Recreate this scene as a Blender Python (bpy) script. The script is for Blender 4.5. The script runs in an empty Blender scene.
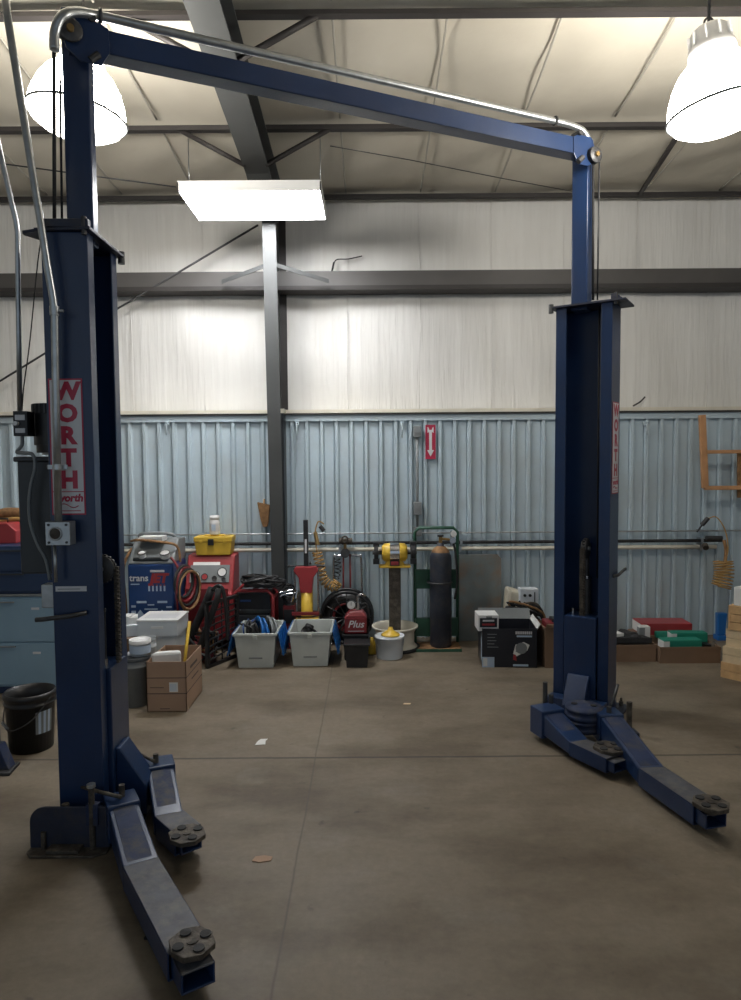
import bpy, bmesh, math, random
from mathutils import Vector, Matrix
random.seed(7)
sc = bpy.context.scene
COL = sc.collection
PI = math.pi

# ------------------------------------------------------------------ camera model
FPX, CAMH = 700.0, 1.8
PITCH = math.atan(40 / FPX); ROLL = math.radians(.42)
_F = Vector((0, math.cos(PITCH), -math.sin(PITCH))); _U0 = Vector((0, math.sin(PITCH), math.cos(PITCH))); _R0 = Vector((1, 0, 0))
_R = _R0 * math.cos(ROLL) - _U0 * math.sin(ROLL); _U = _U0 * math.cos(ROLL) + _R0 * math.sin(ROLL)
CAMP = Vector((0, 0, CAMH))
def ray(x, y): return _F + _R * ((x - 370.5) / FPX) - _U * ((y - 500) / FPX)
def G(x, y, z=0.0):
    d = ray(x, y); return CAMP + d * ((z - CAMH) / d.z)
def P(x, y, Y):
    d = ray(x, y); return CAMP + d * (Y / d.y)

cam_d = bpy.data.cameras.new('camera'); cam = bpy.data.objects.new('camera', cam_d); COL.objects.link(cam)
cam_d.sensor_fit = 'VERTICAL'; cam_d.sensor_height = 36; cam_d.lens = 36 * FPX / 1000
cam_d.clip_start = .05; cam_d.clip_end = 100
mw = Matrix((( _R.x, _U.x, -_F.x, 0), (_R.y, _U.y, -_F.y, 0), (_R.z, _U.z, -_F.z, CAMH), (0, 0, 0, 1)))
cam.matrix_world = mw
sc.camera = cam

# ------------------------------------------------------------------ materials
def mat(name, col, rough=.5, metal=0, var=.12, scale=6, bump=0, bscale=40, spec=.5, emis=None, es=0, alpha=1, trans=0, dirt=None, dscale=2.5, damt=.5, coat=0):
    m = bpy.data.materials.new(name); m.use_nodes = True
    nt = m.node_tree; N = nt.nodes; L = nt.links; b = N['Principled BSDF']
    b.inputs['Roughness'].default_value = rough; b.inputs['Metallic'].default_value = metal
    b.inputs['Specular IOR Level'].default_value = spec
    b.inputs['Coat Weight'].default_value = coat
    tc = N.new('ShaderNodeTexCoord')
    n = N.new('ShaderNodeTexNoise'); n.inputs['Scale'].default_value = scale; n.inputs['Detail'].default_value = 5
    L.new(tc.outputs['Object'], n.inputs['Vector'])
    r = N.new('ShaderNodeValToRGB')
    r.color_ramp.elements[0].position = .3; r.color_ramp.elements[1].position = .7
    r.color_ramp.elements[0].color = tuple(max(0, c * (1 - var)) for c in col) + (1,)
    r.color_ramp.elements[1].color = tuple(min(1, c * (1 + var)) for c in col) + (1,)
    L.new(n.outputs['Fac'], r.inputs['Fac'])
    out = r.outputs['Color']
    if dirt:
        n2 = N.new('ShaderNodeTexNoise'); n2.inputs['Scale'].default_value = dscale; n2.inputs['Detail'].default_value = 8
        n2.inputs['Roughness'].default_value = .7
        L.new(tc.outputs['Object'], n2.inputs['Vector'])
        r2 = N.new('ShaderNodeValToRGB'); r2.color_ramp.elements[0].position = .46; r2.color_ramp.elements[1].position = .66
        r2.color_ramp.elements[1].color = (damt, damt, damt, 1)
        L.new(n2.outputs['Fac'], r2.inputs['Fac'])
        mx = N.new('ShaderNodeMixRGB'); mx.inputs['Color2'].default_value = tuple(dirt) + (1,)
        L.new(r2.outputs['Color'], mx.inputs['Fac']); L.new(out, mx.inputs['Color1']); out = mx.outputs['Color']
    L.new(out, b.inputs['Base Color'])
    if bump:
        nb = N.new('ShaderNodeTexNoise'); nb.inputs['Scale'].default_value = bscale; nb.inputs['Detail'].default_value = 4
        L.new(tc.outputs['Object'], nb.inputs['Vector'])
        bp = N.new('ShaderNodeBump'); bp.inputs['Strength'].default_value = bump; bp.inputs['Distance'].default_value = .02
        L.new(nb.outputs['Fac'], bp.inputs['Height']); L.new(bp.outputs['Normal'], b.inputs['Normal'])
    if emis:
        b.inputs['Emission Color'].default_value = tuple(emis) + (1,); b.inputs['Emission Strength'].default_value = es
    if trans:
        b.inputs['Transmission Weight'].default_value = trans
    if alpha < 1: b.inputs['Alpha'].default_value = alpha
    return m

M = {}
M['blue'] = mat('lift_blue_paint', (.012, .031, .088), .28, 0, .15, 3, .03, 60, .5, dirt=(.03, .04, .08), dscale=5, damt=.35)
M['blue_dusty'] = mat('dusty_blue_paint', (.020, .032, .078), .65, 0, .25, 8, .05, 60, spec=.3, dirt=(.085, .078, .066), dscale=9, damt=.75)
M['blue_worn'] = mat('scuffed_arm_steel', (.075, .078, .092), .5, .15, .25, 12, .05, 50, dirt=(.14, .13, .115), dscale=14, damt=.7)
M['blue_dark'] = mat('grimy_dark_blue_steel', (.012, .018, .04), .5, 0, .3, 6, .08, 50, dirt=(.05, .04, .035), dscale=8, damt=.6)
M['steel'] = mat('galvanised_steel', (.42, .44, .45), .33, .85, .15, 20)
M['steel_dark'] = mat('dark_steel', (.07, .07, .072), .5, .6, .25, 12, .05)
M['grease'] = mat('greasy_cast_iron', (.055, .045, .036), .6, .3, .4, 20, .2, 60, dirt=(.16, .14, .11), dscale=15, damt=.8)
M['black'] = mat('black_plastic', (.012, .012, .013), .4, 0, .3, 10)
M['rubber'] = mat('black_rubber', (.016, .016, .017), .7, 0, .3, 10, .1)
M['white'] = mat('white_paint', (.75, .75, .74), .45, 0, .04, 5)
M['whiteplastic'] = mat('white_plastic', (.62, .66, .70), .4, 0, .06, 5)
M['cream'] = mat('cream_trim_paint', (.66, .62, .52), .5, 0, .12, 3)
M['red'] = mat('red_paint', (.32, .035, .04), .35, 0, .15, 5)
M['reddark'] = mat('dark_red_paint', (.19, .018, .022), .4, 0, .15, 5)
M['stick_red'] = mat('sticker_red', (.42, .02, .06), .35, 0, .05, 5)
M['stick_white'] = mat('sticker_white', (.62, .62, .64), .3, 0, .05, 5)
M['yellow'] = mat('yellow_plastic', (.66, .43, .045), .4, 0, .1, 5)
M['green'] = mat('green_cart_paint', (.02, .085, .05), .45, 0, .2, 6)
M['teal'] = mat('teal_green_card', (.01, .22, .15), .5, 0, .1, 6)
M['card'] = mat('cardboard', (.36, .235, .16), .8, 0, .08, 4, .03, 90)
M['carddark'] = mat('brown_cardboard', (.20, .125, .078), .8, 0, .1, 4, .03, 90)
M['ink'] = mat('printed_ink', (.10, .07, .06), .8, 0, .1, 5)
M['wood'] = mat('pine_wood', (.55, .34, .16), .6, 0, .2, 9, .05)
M['woodframe'] = mat('orange_stained_wood', (.50, .26, .12), .5, 0, .15, 7)
M['woodpale'] = mat('pale_wood', (.62, .48, .30), .65, 0, .15, 7)
M['brown'] = mat('dry_straw', (.26, .14, .06), .85, 0, .3, 30, .2)
M['machine'] = mat('machine_blue_panel', (.015, .05, .17), .35, 0, .1, 4)
M['lightblue'] = mat('light_blue_cabinet_enamel', (.22, .34, .44), .4, 0, .06, 2)
M['navy'] = mat('navy_cabinet_enamel', (.018, .04, .10), .4, 0, .1, 3)
M['tote'] = mat('clear_grey_tote_plastic', (.50, .53, .51), .3, 0, .08, 6)
M['toteblue'] = mat('blue_lid_plastic', (.012, .12, .38), .35, 0, .1, 5)
M['grey'] = mat('grey_enamel', (.20, .215, .22), .45, 0, .1, 6)
M['greydark'] = mat('dark_grey_enamel', (.035, .04, .045), .4, 0, .15, 6)
M['cyl'] = mat('dark_gas_cylinder_paint', (.022, .028, .045), .45, 0, .25, 5, dirt=(.08, .07, .06), dscale=8, damt=.5)
M['rustpanel'] = mat('weathered_sheet_metal', (.16, .18, .175), .5, .1, .2, 4, .05, 30, dirt=(.23, .13, .07), dscale=3.2, damt=.7)
M['brass'] = mat('brass', (.35, .23, .09), .4, .7, .2, 10)
M['coil'] = mat('amber_coil_hose', (.42, .25, .08), .45, 0, .15, 10)
M['frame'] = mat('grey_structural_paint', (.065, .068, .068), .6, 0, .12, 2, .02, 30)
M['purlin'] = mat('dark_purlin_and_shade_paint', (.030, .026, .025), .6, 0, .15, 3)  # purlin colour, also painted shade on the girt and rear column flange
M['girt'] = mat('girt_primer', (.075, .07, .066), .55, 0, .12, 2)
M['tape'] = mat('insulation_seam_tape', (.40, .38, .33), .5, 0, .05, 3)
M['chrome'] = mat('chrome', (.6, .6, .62), .18, 1, .05, 5)
M['paper'] = mat('white_paper', (.7, .7, .68), .7, 0, .04, 5)
M['label'] = mat('pale_blue_label', (.45, .55, .68), .5, 0, .05, 5)
M['gauge'] = mat('gauge_face', (.7, .7, .68), .3, 0, .03, 5)
M['sackcream'] = mat('cream_cloth', (.52, .48, .38), .8, 0, .1, 7, .1, 20)
M['boxblack'] = mat('black_printed_carton', (.014, .015, .022), .4, 0, .15, 3)

M['lamp'] = mat('glowing_lamp_glass', (.8, .8, .8), .4, emis=(1, .95, .87), es=54)
M['lens'] = mat('glowing_lamp_lens', (.8, .8, .8), .4, emis=(1, .95, .87), es=14)
M['tube'] = mat('glowing_tube_light', (.8, .8, .8), .4, emis=(.97, .98, 1), es=27)

# ---- floor
def floor_mat():
    m = bpy.data.materials.new('stained_concrete'); m.use_nodes = True
    nt = m.node_tree; N = nt.nodes; L = nt.links; b = N['Principled BSDF']
    tc = N.new('ShaderNodeTexCoord')
    def noise(scale, detail=6, rough=.6, vec=None):
        n = N.new('ShaderNodeTexNoise'); n.inputs['Scale'].default_value = scale; n.inputs['Detail'].default_value = detail
        n.inputs['Roughness'].default_value = rough; L.new(vec or tc.outputs['Object'], n.inputs['Vector']); return n.outputs['Fac']
    def ramp(fac, a, c, ca, cb):
        r = N.new('ShaderNodeValToRGB'); e = r.color_ramp.elements; e[0].position = a; e[1].position = c
        e[0].color = ca + (1,); e[1].color = cb + (1,); L.new(fac, r.inputs['Fac']); return r.outputs['Color']
    def mix(fac, a, c, mode='MIX', k=None):
        x = N.new('ShaderNodeMixRGB'); x.blend_type = mode
        if k is not None: x.inputs['Fac'].default_value = k
        else: L.new(fac, x.inputs['Fac'])
        if isinstance(a, tuple): x.inputs['Color1'].default_value = a + (1,)
        else: L.new(a, x.inputs['Color1'])
        if isinstance(c, tuple): x.inputs['Color2'].default_value = c + (1,)
        else: L.new(c, x.inputs['Color2'])
        return x.outputs['Color']
    base = ramp(noise(.8), .3, .7, (.150, .120, .084), (.215, .176, .126))
    mp = N.new('ShaderNodeMapping'); mp.inputs['Scale'].default_value = (.6, 1.15, 1); L.new(tc.outputs['Object'], mp.inputs['Vector'])
    st = ramp(noise(1.6, 7, .62, mp.outputs['Vector']), .44, .64, (0, 0, 0), (.78, .78, .78))
    base = mix(st, base, (.085, .062, .038))
    lt = ramp(noise(2.1, 5, .6), .56, .78, (0, 0, 0), (.45, .45, .45))
    base = mix(lt, base, (.24, .22, .185))
    fine = ramp(noise(26, 5, .7), .3, .75, (.86, .86, .86), (1.1, 1.1, 1.1))
    base = mix(None, base, fine, 'MULTIPLY', 1)
    sp = ramp(noise(9, 4, .5), .68, .76, (0, 0, 0), (.6, .6, .6))
    base = mix(sp, base, (.04, .032, .025))
    # saw-cut joints
    sep = N.new('ShaderNodeSeparateXYZ'); L.new(tc.outputs['Object'], sep.inputs[0])
    wob = noise(2.2, 3)
    def joint(axis, at, w):
        s = N.new('ShaderNodeMath'); s.operation = 'SUBTRACT'; L.new(sep.outputs[axis], s.inputs[0]); s.inputs[1].default_value = at
        t = N.new('ShaderNodeMath'); t.operation = 'MULTIPLY_ADD'; L.new(wob, t.inputs[0]); t.inputs[1].default_value = .02; L.new(s.outputs[0], t.inputs[2])
        a = N.new('ShaderNodeMath'); a.operation = 'ABSOLUTE'; L.new(t.outputs[0], a.inputs[0])
        r = N.new('ShaderNodeValToRGB'); e = r.color_ramp.elements; e[0].position = w * .3; e[1].position = w
        e[0].color = (.8, .8, .8, 1); e[1].color = (0, 0, 0, 1); L.new(a.outputs[0], r.inputs['Fac']); return r.outputs['Color']
    g1 = G(450, 756); g2 = G(290, 910)
    base = mix(joint('Y', g1.y, .016), base, (.03, .024, .018))
    base = mix(joint('X', g2.x, .006), base, (.085, .068, .052))
    L.new(base, b.inputs['Base Color'])
    rr = N.new('ShaderNodeMapRange'); rr.inputs['To Min'].default_value = .42; rr.inputs['To Max'].default_value = .75
    L.new(noise(3, 5), rr.inputs['Value']); L.new(rr.outputs[0], b.inputs['Roughness'])
    bp = N.new('ShaderNodeBump'); bp.inputs['Strength'].default_value = .12; bp.inputs['Distance'].default_value = .01
    L.new(noise(40, 4), bp.inputs['Height']); L.new(bp.outputs['Normal'], b.inputs['Normal'])
    return m
M['floor'] = floor_mat()

def insul_mat(name, ca, cb, vert=True):
    m = bpy.data.materials.new(name); m.use_nodes = True
    nt = m.node_tree; N = nt.nodes; L = nt.links; b = N['Principled BSDF']; b.inputs['Roughness'].default_value = .55
    tc = N.new('ShaderNodeTexCoord'); mp = N.new('ShaderNodeMapping'); mp.inputs['Scale'].default_value = (9, 9, .5) if vert else (1.2, 1.2, 1.2)
    L.new(tc.outputs['Object'], mp.inputs['Vector'])
    n = N.new('ShaderNodeTexNoise'); n.inputs['Scale'].default_value = 2.2; n.inputs['Detail'].default_value = 5; L.new(mp.outputs[0], n.inputs['Vector'])
    n2 = N.new('ShaderNodeTexNoise'); n2.inputs['Scale'].default_value = .9; n2.inputs['Detail'].default_value = 5; L.new(tc.outputs['Object'], n2.inputs['Vector'])
    r = N.new('ShaderNodeValToRGB'); r.color_ramp.elements[0].color = ca + (1,); r.color_ramp.elements[1].color = cb + (1,)
    r.color_ramp.elements[0].position = .3; r.color_ramp.elements[1].position = .7
    ad = N.new('ShaderNodeMath'); ad.operation = 'MULTIPLY_ADD'; ad.inputs[1].default_value = .35; L.new(n.outputs['Fac'], ad.inputs[0])
    ml = N.new('ShaderNodeMath'); ml.operation = 'MULTIPLY'; ml.inputs[1].default_value = .65; L.new(n2.outputs['Fac'], ml.inputs[0]); L.new(ml.outputs[0], ad.inputs[2])
    L.new(ad.outputs[0], r.inputs['Fac']); L.new(r.outputs['Color'], b.inputs['Base Color'])
    bp = N.new('ShaderNodeBump'); bp.inputs['Strength'].default_value = .35; bp.inputs['Distance'].default_value = .03
    L.new(n.outputs['Fac'], bp.inputs['Height']); L.new(bp.outputs['Normal'], b.inputs['Normal'])
    return m
M['insul'] = insul_mat('white_faced_wall_insulation', (.62, .605, .57), (.74, .73, .70))
M['insulc'] = insul_mat('white_faced_roof_insulation', (.52, .48, .40), (.64, .60, .51), False)
M['liner'] = mat('pale_blue_grey_ribbed_steel', (.48, .575, .63), .36, .1, .07, 1.2, dirt=(.42, .455, .46), dscale=1.5, damt=.5)

# ------------------------------------------------------------------ mesh builder
class MB:
    def __init__(s): s.bm = bmesh.new(); s.mats = []; s.M = Matrix.Identity(4)
    def mi(s, m):
        if isinstance(m, str): m = M[m]
        if m not in s.mats: s.mats.append(m)
        return s.mats.index(m)
    def geo(s, vs, fs, m, smooth=False, X=None):
        X = X or Matrix.Identity(4); X = s.M @ X
        i = s.mi(m); bv = [s.bm.verts.new(X @ Vector(v)) for v in vs]
        for f in fs:
            try: fc = s.bm.faces.new([bv[k] for k in f])
            except ValueError: continue
            fc.material_index = i; fc.smooth = smooth
        return s
    def box(s, x0, x1, y0, y1, z0, z1, m, X=None):
        return s.geo([(x0,y0,z0),(x1,y0,z0),(x1,y1,z0),(x0,y1,z0),(x0,y0,z1),(x1,y0,z1),(x1,y1,z1),(x0,y1,z1)],
                     [(0,3,2,1),(4,5,6,7),(0,1,5,4),(1,2,6,5),(2,3,7,6),(3,0,4,7)], m, X=X)
    def prism(s, poly, z0, z1, m, X=None, poly2=None):
        n = len(poly); poly2 = poly2 or poly
        vs = [(p[0], p[1], z0) for p in poly] + [(p[0], p[1], z1) for p in poly2]
        fs = [tuple(range(n))[::-1], tuple(range(n, 2*n))] + [(k, (k+1) % n, n+(k+1) % n, n+k) for k in range(n)]
        return s.geo(vs, fs, m, X=X)
    def cyl(s, a, b, r, m, r2=None, n=16, caps=True, X=None):
        a = Vector(a); b = Vector(b); r2 = r if r2 is None else r2
        d = (b - a).normalized(); u = d.orthogonal().normalized(); w = d.cross(u)
        vs = []
        for c, rr in ((a, r), (b, r2)):
            for k in range(n):
                t = 2*PI*k/n; vs.append(c + u*math.cos(t)*rr + w*math.sin(t)*rr)
        s.geo(vs, [(k, (k+1) % n, n+(k+1) % n, n+k) for k in range(n)], m, True, X)
        if caps:
            if r > 0: s.geo(vs[:n], [tuple(range(n))[::-1]], m, X=X)
            if r2 > 0: s.geo(vs[n:], [tuple(range(n))], m, X=X)
        return s
    def tube(s, pts, r, m, n=8, X=None, closed=False):
        pts = [Vector(p) for p in pts]; N = len(pts); rings = []; u = None
        for k, p in enumerate(pts):
            if closed: d = pts[(k+1) % N] - pts[k-1]
            else: d = pts[min(k+1, N-1)] - pts[max(k-1, 0)]
            if d.length < 1e-9: d = Vector((0,0,1))
            d.normalize()
            if u is None: u = d.orthogonal().normalized()
            u = (u - d*u.dot(d)); u = u.normalized() if u.length > 1e-6 else d.orthogonal().normalized()
            w = d.cross(u); rings.append([p + u*math.cos(2*PI*j/n)*r + w*math.sin(2*PI*j/n)*r for j in range(n)])
        vs = [v for rg in rings for v in rg]; fs = []
        for k in range(N if closed else N-1):
            k2 = (k+1) % N
            for j in range(n): fs.append((k*n+j, k*n+(j+1) % n, k2*n+(j+1) % n, k2*n+j))
        if not closed: fs += [tuple(range(n))[::-1], tuple(range((N-1)*n, N*n))]
        return s.geo(vs, fs, m, True, X)
    def lathe(s, prof, m, n=28, X=None, smooth=True):
        vs = []; fs = []
        for r, z in prof:
            for k in range(n): vs.append((r*math.cos(2*PI*k/n), r*math.sin(2*PI*k/n), z))
        for i in range(len(prof)-1):
            for k in range(n): fs.append((i*n+k, i*n+(k+1) % n, (i+1)*n+(k+1) % n, (i+1)*n+k))
        s.geo(vs, fs, m, smooth, X)
        return s
    def torus(s, c, R, r, m, axis=(0,1,0), n=32, k=8, X=None, a0=0, a1=2*PI):
        ax = Vector(axis).normalized(); u = ax.orthogonal().normalized(); w = ax.cross(u)
        full = abs(a1-a0-2*PI) < 1e-6
        pts = [Vector(c) + u*math.cos(a0+(a1-a0)*i/n)*R + w*math.sin(a0+(a1-a0)*i/n)*R for i in range(n if full else n+1)]
        return s.tube(pts, r, m, k, X, closed=full)
    def text(s, txt, size, m, X, bold=.012, ext=.0008, shear=0, align='CENTER', sx=1.0):
        cu = bpy.data.curves.new('t', 'FONT'); cu.body = txt; cu.size = size; cu.offset = bold*size; cu.extrude = ext
        cu.align_x = align; cu.align_y = 'CENTER'; cu.shear = shear; cu.resolution_u = 3
        o = bpy.data.objects.new('t', cu); COL.objects.link(o)
        dg = bpy.context.evaluated_depsgraph_get(); me = bpy.data.meshes.new_from_object(o.evaluated_get(dg))
        S = Matrix.Diagonal((sx, 1, 1, 1))
        s.geo([S @ v.co for v in me.vertices], [tuple(p.vertices) for p in me.polygons], m, X=X)
        bpy.data.objects.remove(o); bpy.data.meshes.remove(me); bpy.data.curves.remove(cu)
        return s

WM = {}
def obj(name, mb, parent=None, bevel=0, seg=2, world=False, label=None, sub=0, fixn=True):
    bm = mb.bm
    if fixn: bmesh.ops.recalc_face_normals(bm, faces=bm.faces)
    me = bpy.data.meshes.new(name); bm.to_mesh(me); bm.free()
    for m in mb.mats: me.materials.append(m)
    o = bpy.data.objects.new(name, me); COL.objects.link(o)
    if parent is not None:
        o.parent = parent; WM[o.name] = WM[parent.name]
        if world: me.transform(WM[parent.name].inverted())
    else: WM[o.name] = Matrix.Identity(4)
    if bevel:
        md = o.modifiers.new('bevel', 'BEVEL'); md.width = bevel; md.segments = seg; md.limit_method = 'ANGLE'; md.angle_limit = math.radians(40)
    if label: o['label'] = label
    return o
def thing(name, label, cat, loc=(0,0,0), rz=0, group=None):
    o = bpy.data.objects.new(name, None); COL.objects.link(o); o.empty_display_size = .1
    o.location = loc; o.rotation_euler = (0, 0, rz); o['label'] = label; o['category'] = cat
    if group: o['group'] = group
    WM[o.name] = Matrix.Translation(Vector(loc)) @ Matrix.Rotation(rz, 4, 'Z')
    return o
def solo(name, mb, label, cat, loc=(0,0,0), rz=0, group=None, bevel=0, rot=None):
    """a thing that is one mesh; mesh in local coordinates"""
    o = obj(name, mb, bevel=bevel); o.location = loc; o.rotation_euler = rot or (0, 0, rz)
    o['label'] = label; o['category'] = cat
    if group: o['group'] = group
    WM[o.name] = Matrix.Translation(Vector(loc)) @ Matrix.Rotation(rz, 4, 'Z')
    return o
def struct(name, mb, bevel=0, fixn=True):
    o = obj(name, mb, bevel=bevel, fixn=fixn); o['kind'] = 'structure'; return o
def fr(origin, right, up):
    r = Vector(right).normalized(); u = Vector(up).normalized(); n = r.cross(u)
    return Matrix(((r.x, u.x, n.x, origin[0]), (r.y, u.y, n.y, origin[1]), (r.z, u.z, n.z, origin[2]), (0, 0, 0, 1)))
def FRONT(x, y, z): return fr((x, y, z), (1, 0, 0), (0, 0, 1))      # panel facing -Y
def RZ(a): return Matrix.Rotation(a, 4, 'Z')
def T(x, y, z): return Matrix.Translation((x, y, z))
def RX(a): return Matrix.Rotation(a, 4, 'X')
def RY(a): return Matrix.Rotation(a, 4, 'Y')
def arc(c, r, a0, a1, n, plane='xz'):
    out = []
    for i in range(n+1):
        a = a0 + (a1-a0)*i/n; x = math.cos(a)*r; z = math.sin(a)*r
        out.append(Vector(c) + (Vector((x, 0, z)) if plane == 'xz' else Vector((x, z, 0)) if plane == 'xy' else Vector((0, x, z))))
    return out
def smooth(pts, k=6):
    pts = [Vector(p) for p in pts]; out = []
    for i in range(len(pts)-1):
        p0 = pts[max(i-1, 0)]; p1 = pts[i]; p2 = pts[i+1]; p3 = pts[min(i+2, len(pts)-1)]
        for j in range(k):
            t = j/k
            out.append(.5*((2*p1) + (p2-p0)*t + (2*p0-5*p1+4*p2-p3)*t*t + (3*p1-p0-3*p2+p3)*t**3))
    out.append(pts[-1]); return out

# ================================================================== SETTING
YW = 7.03                    # face of ribbed liner
YI = 7.20                    # face of insulation above
ZL = 2.29                    # liner top
ZE = 4.43                    # eave
SL = 1/12.
def ceil_z(y): return ZE + (YI - y) * SL
XL, XR, YN = -6.5, 6.5, -3.5

b = MB(); b.box(XL, XR, YN, 7.4, -.15, 0, 'floor'); struct('floor', b)

# ribbed liner
b = MB(); pitch = .1475; prof = []
x = -6.5
while x < 6.5:
    prof += [(x, 0), (x+pitch-.060, 0), (x+pitch-.060, .014), (x+pitch-.053, .014), (x+pitch-.044, -.028), (x+pitch-.016, -.028)]
    x += pitch
prof.append((x, 0))
vs = []; fs = []
for i, (px_, py_) in enumerate(prof):
    vs += [(px_, YW+py_, 0), (px_, YW+py_, ZL)]
    if i: fs.append((2*i-2, 2*i, 2*i+1, 2*i-1))
b.geo(vs, fs, 'liner')
b.box(-6.5, 6.5, YW+.018, YW+.03, 0, ZL, 'liner')
struct('wall_rear', b)
# upper insulation
b = MB(); nx, nz = 120, 40; vs = []; fs = []
seams = [-.22+.73*k for k in range(-9, 10)]
for j in range(nz+1):
    z = ZL + (ZE - ZL) * j/nz
    for i in range(nx+1):
        x = -6.5 + 13*i/nx
        dy = .012*math.sin(x*3.1+z) + .008*math.sin(x*11+2*math.sin(z*2)) + .006*math.sin(z*9+x*2)
        vs.append((x, YI + dy, z))
for j in range(nz):
    for i in range(nx): a = j*(nx+1)+i; fs.append((a, a+1, a+nx+2, a+nx+1))
b.geo(vs, fs, 'insul', True)
b.box(-6.5, 6.5, YI+.05, YI+.2, ZL-.05, ZE+.1, 'insul')
struct('wall_rear_upper', b)
# ledge trim
b = MB(); b.box(-6.5, 6.5, YW-.055, YI+.05, ZL, ZL+.012, 'cream').box(-6.5, 6.5, YW-.060, YW-.052, ZL-.022, ZL+.012, 'cream').box(-6.5, 6.5, YW-.056, YW-.031, ZL-.040, ZL-.022, 'purlin').box(-6.5, 6.5, YW-.036, YW-.031, ZL-.10, ZL-.028, 'liner')
struct('trim_1', b)
# seam strips in the wall insulation
b = MB()
for k, x in enumerate(seams):
    if abs(x) < 6.3: b.tube([(x+.006*math.sin(z*3+k), YI-.018, z) for z in [ZL+.02+(ZE-ZL-.04)*t/20 for t in range(21)]],   .0035, 'insul', 5)
struct('wall_seam', b)
# ceiling: draped insulation sagging between purlins
PY = [YI-.15 - 1.265*k for k in range(9)]
b = MB(); nx, ny = 150, 110; vs = []; fs = []
for j in range(ny+1):
    y = YI + .1 - (YI + .1 - YN) * j/ny
    for i in range(nx+1):
        x = -6.5 + 13*i/nx
        u = ((PY[0] - y) / 1.265) % 1.0
        s_ = ((x - seams[0]) / .73) % 1.0
        sag = .030*math.sin(PI*u) * (.5+.5*math.sin(PI*s_)) + .010*math.sin(x*9+y*3+2*math.sin(y*4))*math.sin(PI*u) + .012*math.sin(3*x+5*y)
        fold = .018*max(0, 1-u*4)*math.sin(x*26+3*math.sin(x*3))*max(0, 1-abs(x+1.6)/1.6)
        vs.append((x, y, ceil_z(y) - sag - fold))
for j in range(ny):
    for i in range(nx): a = j*(nx+1)+i; fs.append((a, a+nx+1, a+nx+2, a+1))
b.geo(vs, fs, 'insulc', True); b.prism([(-6.5, YN), (6.5, YN), (6.5, YI+.2), (-6.5, YI+.2)], 0, .02, 'insulc', X=Matrix(((1,0,0,0),(0,1,0,0),(0,-SL,1,ZE+YI*SL+.08),(0,0,0,1))))
struct('ceiling', b, fixn=False)
b = MB()
for x in seams:
    if abs(x) < 6.3:
        for k in range(len(PY)-1):
            y0, y1 = PY[k]-.05, PY[k+1]+.05
            pts = []
            for t in range(9):
                y = y0+(y1-y0)*t/8; pts.append((x, y, ceil_z(y)-.035-.02*math.sin(PI*t/8)))
            b.tube(pts, .008, 'tape', 6)
struct('ceiling_seam', b)
# purlins (Z sections) , eave strut
for k, y in enumerate(PY):
    b = MB(); z = ceil_z(y) - (.055 if k else .03)
    h = .055 if k else .05
    b.box(-6.5, 6.5, y-.006, y+.006, z-h, z, 'purlin').box(-6.5, 6.5, y-.055, y, z-h-.006, z-h, 'purlin').box(-6.5, 6.5, y, y+.055, z-.006, z, 'purlin').box(-6.5, 6.5, y-.06, y-.054, z-h-.006, z-h+.018, 'purlin')
    struct('roof_purlin', b)
# girt; shade of its underside and lower lip is put into a darker colour
b = MB(); zt = P(500, 272, YW).z; zb = zt - .17
b.box(-6.5, 6.5, YW-.06, YW-.054, zb, zt, 'girt').box(-6.5, 6.5, YW-.06, YI, zb-.006, zb, 'purlin').box(-6.5, 6.5, YW-.06, YI, zt, zt+.006, 'girt').box(-6.5, 6.5, YW-.066, YW-.058, zb-.006, zb+.035, 'purlin')
struct('wall_girt', b)

# frame column and rafter
XC = -.905
b = MB(); z_k = 4.0
ybot, ytop = YW-.20, 6.50
yb_in = YI-.02
for (xa, xb) in ((XC-.005, XC+.005),):
    b.geo([(xa, ybot, 0), (xa, YW-.02, 0), (xa, YW-.02, ZL), (xa, yb_in, ZL+.02), (xa, yb_in, z_k+.3), (xa, ytop, z_k), (xb, ybot, 0), (xb, YW-.02, 0), (xb, YW-.02, ZL), (xb, yb_in, ZL+.02), (xb, yb_in, z_k+.3), (xb, ytop, z_k)],
          [(0,1,2,3,4,5), (11,10,9,8,7,6), (0,5,11,6), (1,2,8,7)], 'frame')
w = .062
def slab(b, p, q, wx, th, m, xc=XC):      # a flange strip between p and q (y,z)
    d = Vector((0, q[0]-p[0], q[1]-p[1])).normalized(); n = Vector((0, -d.z, d.y))*th
    P0 = Vector((xc, p[0], p[1])); Q0 = Vector((xc, q[0], q[1])); X_ = Vector((wx, 0, 0))
    vs = [P0-X_, P0+X_, P0+X_+n, P0-X_+n, Q0-X_, Q0+X_, Q0+X_+n, Q0-X_+n]
    b.geo(vs, [(0,1,2,3), (4,7,6,5), (0,4,5,1), (1,5,6,2), (2,6,7,3), (3,7,4,0)], m)
slab(b, (ybot, 0), (ytop, z_k), w, .012, 'frame')
slab(b, (YI-.035, ZL+.02), (YI-.035, z_k+.2), w+.012, .012, 'purlin')  # rear flange coloured dark to stand for shade in the column recess
struct('frame_column', b)
b = MB(); b.box(XC-.068, XC+.068, ybot-.012, YW-.035, 0, ZL-.03, 'greydark').box(XC-.075, XC+.075, ybot-.02, YW-.035, ZL-.03, ZL+.012, 'cream'); struct('column_cover', b)
b = MB()
ya, za = 6.50, 4.08; y2, z2 = -3.4, ceil_z(-3.4)-.40
y1_ = 5.9; z1_ = ceil_z(y1_)-.37
pts = [(ya+.6, ceil_z(ya+.6)-.12), (ya, z_k), (y1_, z1_), (y2, z2), (y2, ceil_z(y2)-.12)]
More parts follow.
